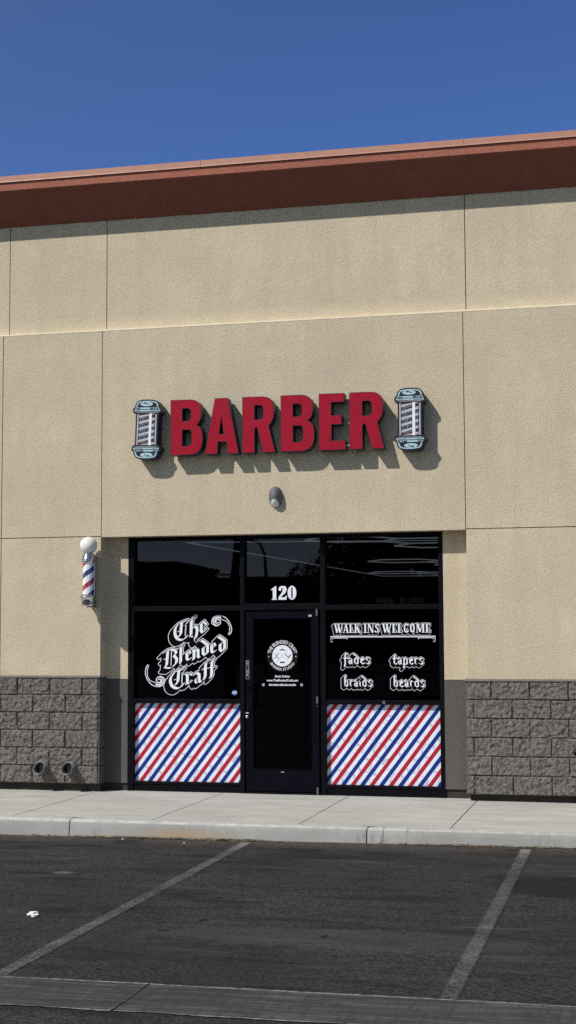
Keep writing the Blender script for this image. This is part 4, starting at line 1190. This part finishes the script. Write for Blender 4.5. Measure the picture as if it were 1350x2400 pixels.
# ------------------------------------------------------------------ drain pipes
for k, x in enumerate((-2.832, -2.485)):
    t = thing('drain_pipe', ('grey mitred drain pipe stub poking from the block base, left of the pair', 'grey mitred drain pipe stub poking from the block base, right of the pair')[k], 'pipe', (x, 0, .28), 'drain pipe stubs in the block base')
    ro, ri, zc = .070, .062, .279
    n = 28; vs = []
    for r, flip in ((ro, 0), (ri, 1)):
        for k2 in range(n):
            a = 2 * PI * k2 / n; cx_, sz = math.cos(a), math.sin(a)
            ye = -.160 - .055 * (-sz)
            vs += [(x + r * cx_, .0, zc + r * sz), (x + r * cx_, ye, zc + r * sz)]
    fs = []
    for k2 in range(n):
        k3 = (k2 + 1) % n
        fs.append((2 * k2, 2 * k3, 2 * k3 + 1, 2 * k2 + 1)); fs.append((2 * n + 2 * k2, 2 * n + 2 * k2 + 1, 2 * n + 2 * k3 + 1, 2 * n + 2 * k3))
        fs.append((2 * k2 + 1, 2 * k3 + 1, 2 * n + 2 * k3 + 1, 2 * n + 2 * k2 + 1))
    MB().add(vs, fs, True).build('stub', M['pipe'], t)
    MB().lathe([(.071, -.062), (.078, -.062), (.078, -.035), (.071, -.03)], (x, 0, zc), 28, 'y').build('collar', M['pipe'], t)
    MB().lathe([(0, -.09), (.062, -.09)], (x, 0, zc), 20, 'y').build('mouth_shade', M['interior'], t)  # dark disc set in the bore to stand for the shade inside

# ------------------------------------------------------------------ car parked in the right-hand bay
CX = 4.62
CAR = thing('parked_car', 'black car parked nose in at the right edge, only its mirror tip in frame', 'car', (CX, -5.7, -.15))
sec = [  # y from nose (-3.35) back: (y, half width, floor z, shoulder z, half width top, top z)
 (-3.35, .62, .42, .60, .55, .68), (-3.45, .78, .25, .62, .66, .78), (-3.75, .88, .20, .72, .72, .90), (-4.25, .90, .18, .82, .76, .98), (-4.65, .90, .18, .90, .74, 1.05),
 (-5.15, .90, .18, .93, .64, 1.38), (-5.6, .90, .18, .94, .60, 1.47), (-6.3, .90, .18, .95, .60, 1.48), (-6.9, .90, .20, .97, .60, 1.42), (-7.4, .88, .22, .98, .66, 1.15), (-7.85, .82, .30, .92, .68, 1.02), (-7.95, .70, .42, .80, .60, .88)]
vs = []
for y, hw, zf, zs, ht, zt in sec:
    pr_ = [(-hw * .92, zf), (-hw, zf + .18), (-hw, (zf + zs) / 2), (-hw * .99, zs), (-ht, zt - .04 * (zt - zs)), (-ht * .85, zt), (0, zt + .02), (ht * .85, zt), (ht, zt - .04 * (zt - zs)), (hw * .99, zs), (hw, (zf + zs) / 2), (hw, zf + .18), (hw * .92, zf)]
    vs += [(CX + a, y, -.15 + b) for a, b in pr_]
m_ = 13
mb = MB().add(vs, [(i * m_ + k, i * m_ + k + 1, (i + 1) * m_ + k + 1, (i + 1) * m_ + k) for i in range(len(sec) - 1) for k in range(m_ - 1)] + [tuple(range(m_)), tuple(range((len(sec) - 1) * m_, len(sec) * m_))], True)
mb.build('body', M['carpaint'], CAR)
for s in (-1, 1):
    xs_ = [(-5.05, .93, .70), (-5.25, 1.32, .665), (-6.25, 1.40, .63), (-6.95, 1.33, .63), (-7.2, .99, .80)]
    mb = MB()
    top = [(CX + s * .655, -5.3, -.15 + 1.30), (CX + s * .625, -6.2, -.15 + 1.40), (CX + s * .640, -6.85, -.15 + 1.34)]
    bot = [(CX + s * .905, -5.0, -.15 + .955), (CX + s * .905, -6.2, -.15 + .965), (CX + s * .895, -7.15, -.15 + .985)]
    mb.add(top + bot, [(0, 1, 4, 3), (1, 2, 5, 4)]); mb.build('window', M['carglass'], CAR)
    for y in (-4.3, -7.05):
        w = thing('wheel', None, None); w.parent = CAR; w.location = (s * .80, y + 5.7, .32)
        cc = (CX + s * .80, y, .17)
        MB().lathe([(.20, -.10), (.30, -.11), (.32, -.07), (.32, .07), (.30, .11), (.20, .10)], cc, 28, 'x').build('tyre', M['tyre'], w)
        MB().lathe([(0, s * .07), (.19, s * .09), (.205, s * .10), (.205, -s * .06)], cc, 20, 'x').build('rim', M['steel'], w)
    MB().lathe([(0, -.05), (.06, -.04), (.075, 0), (.06, .03), (0, .04)], (CX + s * .58, -3.47, .45), 16, 'y').build('headlight', M['lens'], CAR)
    # wing mirror
    bm = bmesh.new(); bmesh.ops.create_icosphere(bm, subdivisions=3, radius=1)
    for v in bm.verts:
        q = v.co; k = 1 - .25 * (q.x * s > 0) * abs(q.x)
        v.co = Vector((q.x * .115, q.y * .055 * (1 if q.y > 0 else .5), q.z * .068 * k + .012 * q.x * s))
    mb = MB(); mb.bm(bm, True, Matrix.Translation(Vector((CX + s * 1.007, -5.0, .925))))
    mb.tube([(CX + s * .86, -5.02, .86), (CX + s * .96, -5.0, .90)], [.035, .028], 8)
    mb.build('wing_mirror', M['carpaint'], CAR)
M['tail'] = plain('tail_lamp_red', (.30, .006, .008), .15, spec=.5)
for s in (-1, 1): MB().box(CX + s * .66 - .15, CX + s * .66 + .15, -7.965, -7.80, .50, .66, .03).build('tail_light', M['tail'], CAR)
MB().box(CX - .80, CX + .80, -8.03, -7.80, .10, .34, .05).build('bumper', M['carpaint'], CAR)
MB().add([(CX - .56, -6.98, 1.245), (CX + .56, -6.98, 1.245), (CX + .62, -7.42, 1.005), (CX - .62, -7.42, 1.005)], [(0, 3, 2, 1)]).build('rear_window', M['carglass'], CAR)
mb = MB().add([(CX - .70, -4.72, .93), (CX + .70, -4.72, .93), (CX + .60, -5.25, 1.262), (CX - .60, -5.25, 1.262)], [(0, 1, 2, 3)])
mb.build('windscreen', M['carglass'], CAR)

# ------------------------------------------------------------------ across the lot (mirrored in the glass)
def shop_row(x0, x1, y0, y1, z, label):
    b_ = thing('distant_building', label, 'building', ((x0 + x1) / 2, y0, -.15))
    MB().box(x0, x1, y1, y0, -.15, z).build('wall', M['far_wall'], b_)
    MB().box(x0 - .2, x1 + .2, y1, y0 + .25, z, z + .35).build('parapet', M['brown'], b_)
    x = x0 + 2
    while x < x1 - 3:
        w = MB().box(x, x + 2.6, y0 - .05, y0 + .03, .1, 2.9).build('window', M['frame'], b_)
        x += 4.4
    return b_
shop_row(-48, -27.5, -80, -92, 6.4, 'low tan shop block across the lot, taller left one')
shop_row(-27, -9, -82, -92, 5.3, 'low tan shop block across the lot, long lower one')
shop_row(-8, 14, -86, -96, 4.6, 'low tan shop block across the lot, farthest right one')
def lamp(x, y, h, label):
    t = thing('street_lamp', label, 'street lamp', (x, y, -.15), 'car park lamps')
    MB().tube([(x, y, -.15), (x, y, h * .72), (x - .05, y, h * .88), (x - .35, y, h * .97), (x - 1.1, y, h)], [.10, .08, .07, .06, .05], 10).build('pole', M['signblack'], t)
    MB().box(x - 1.75, x - 1.05, y - .14, y + .14, h - .07, h + .05, .02).build('lamp_head', M['signblack'], t)
lamp(-13.0, -50, 6.3, 'tall car park lamp with curved arm, mirrored in the middle transom')
lamp(-19.3, -70, 5.4, 'smaller car park lamp farther off, mirrored in the left transom')
def tree(x, y, h, r, label, seed, low=.35, n=2600):
    rr = random.Random(seed)
    t = thing('tree', label, 'tree', (x, y, -.15), 'trees across the lot')
    mb = MB().tube([(x, y, -.15), (x + .1, y, h * .3), (x - .05, y + .1, h * .6)], [.16, .11, .05], 8)
    for k in range(6):
        a = rr.uniform(0, 6.28); mb.tube([(x, y, h * .35), (x + math.cos(a) * r * .6, y + math.sin(a) * r * .6, h * rr.uniform(.55, .8))], [.06, .02], 6)
    mb.build('trunk', M['bark'], t)
    big_ = n > 4000; mb = MB(); cl = []
    for k in range(16):
        a = rr.uniform(0, 6.28); q = rr.random() ** .6
        zc = h * rr.uniform(low, .92); sp = r * (1 - .55 * ((zc / h - .55) / .45) ** 2)
        cl.append((x + math.cos(a) * sp * q * .8, y + math.sin(a) * sp * q * .8, zc, r * rr.uniform(.25, .45)))
    for k in range(n):
        c_ = rr.choice(cl); d = Vector((rr.gauss(0, 1), rr.gauss(0, 1), rr.gauss(0, 1))).normalized() * c_[3] * rr.uniform(.6, 1.1)
        p = Vector(c_[:3]) + d; s = rr.uniform(.10, .2) if big_ else rr.uniform(.06, .13)
        u = Vector((rr.gauss(0, 1), rr.gauss(0, 1), rr.gauss(0, 1))).normalized(); w = u.orthogonal().normalized() * s * .6; u *= s
        mb.add([p - u, p + w, p + u, p - w], [(0, 1, 2, 3)])
    mb.build('crown', M['leaf'], t)
tree(-13.6, -60, 5.5, 2.4, 'leafy tree across the lot behind the lamp', 1)
tree(-10.2, -60, 5.1, 2.2, 'leafy tree across the lot beside the first', 2)
tree(-3.3, -30, 6.6, 2.9, 'broad dark tree across the lot, nearest to the shop', 3, .25, 9000)
pt_ = thing('stand_in_palm', 'tall bare trunked palm across the lot, added for the dark curve mirrored in the left transom', 'palm tree', (-7.7, -25, -.15))
MB().tube([(-7.75, -25, -.15), (-7.70, -25, 1.5), (-7.62, -25, 3.0), (-7.50, -25, 4.3), (-7.42, -25, 5.4), (-7.45, -25, 6.6)], [.20, .16, .14, .13, .12, .11], 12).build('trunk', M['bark'], pt_)  # palm added as stand-in for a dark curve reflected in the glass
mb = MB(); rr = random.Random(5)
for k in range(34):
    a = 2 * PI * k / 34 * 5 + rr.uniform(-.2, .2); up = rr.uniform(-.2, 1.1); L_ = rr.uniform(1.0, 1.5)
    pts_ = [Vector((-7.45, -25, 6.6)) + Vector((math.cos(a) * L_ * t * math.cos(up * (1 - t)), math.sin(a) * L_ * t * math.cos(up * (1 - t)), L_ * (math.sin(up) * t - .55 * t * t))) for t in (0, .25, .5, .75, 1)]
    sd = Vector((-math.sin(a), math.cos(a), 0))
    for q in range(4):
        for h_ in range(5):
            b_ = pts_[q].lerp(pts_[q + 1], h_ / 5); d_ = (pts_[q + 1] - pts_[q]).normalized() * .12
            for sg in (-1, 1): mb.add([b_, b_ + d_ * .3, b_ + d_ + sd * sg * .32 * (1 - q * .15) + Vector((0, 0, -.10))], [(0, 1, 2)])
mb.build('crown', M['leaf'], pt_)

# ------------------------------------------------------------------ light, sky, camera
SUN = Vector((-.83, -1.0, 1.2)).normalized()
el = math.asin(SUN.z); az = math.atan2(SUN.x, SUN.y)
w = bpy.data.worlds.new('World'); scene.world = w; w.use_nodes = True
nt = w.node_tree; nt.nodes.clear(); N = NT(nt)
sky = N.n('ShaderNodeTexSky'); sky.sky_type = 'NISHITA'; sky.sun_disc = False
sky.sun_elevation = el; sky.sun_rotation = az; sky.altitude = 600; sky.air_density = .6; sky.dust_density = .15; sky.ozone_density = 3.5
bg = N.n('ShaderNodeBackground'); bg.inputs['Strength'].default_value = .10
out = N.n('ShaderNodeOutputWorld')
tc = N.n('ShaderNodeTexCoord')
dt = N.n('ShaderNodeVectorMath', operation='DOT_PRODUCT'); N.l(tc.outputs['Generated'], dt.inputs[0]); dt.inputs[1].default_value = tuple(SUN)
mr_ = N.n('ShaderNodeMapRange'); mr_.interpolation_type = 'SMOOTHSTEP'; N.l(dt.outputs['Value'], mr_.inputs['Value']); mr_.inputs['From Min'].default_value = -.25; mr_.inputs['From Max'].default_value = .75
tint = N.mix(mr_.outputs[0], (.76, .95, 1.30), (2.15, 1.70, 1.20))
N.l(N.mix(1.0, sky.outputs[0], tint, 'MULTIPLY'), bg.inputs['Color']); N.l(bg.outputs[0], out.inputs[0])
sl = bpy.data.lights.new('sun', 'SUN'); sl.energy = 4.0; sl.angle = R(.53); sl.color = (1.0, .965, .91)
so = bpy.data.objects.new('sun', sl); link(so); so.location = (-12, -16, 18)
so.rotation_euler = (-SUN).to_track_quat('-Z', 'Y').to_euler()

cam = bpy.data.cameras.new('camera'); co_ = bpy.data.objects.new('camera', cam); link(co_)
cam.sensor_fit = 'VERTICAL'; cam.sensor_height = 36; cam.lens = 3471.18 / 2400 * 36
cam.clip_start = .1; cam.clip_end = 2000
yaw, pitch, roll = -.23386, .081663, -.004509
f = Vector((math.sin(yaw) * math.cos(pitch), math.cos(yaw) * math.cos(pitch), math.sin(pitch)))
r = f.cross(Vector((0, 0, 1))).normalized(); u = r.cross(f)
r2 = math.cos(roll) * r + math.sin(roll) * u; u2 = -math.sin(roll) * r + math.cos(roll) * u
Mx = Matrix((( r2.x, u2.x, -f.x), (r2.y, u2.y, -f.y), (r2.z, u2.z, -f.z))).to_4x4()
Mx.translation = Vector((4.0299, -16.4, 1.8309))
co_.matrix_world = Mx
scene.camera = co_
scene.view_settings.view_transform = 'Standard'; scene.view_settings.look = 'None'; scene.view_settings.exposure = 0; scene.view_settings.gamma = 1
scene.render.engine = 'CYCLES'
scene.cycles.use_denoising = False
scene.cycles.max_bounces = 6; scene.cycles.transparent_max_bounces = 8
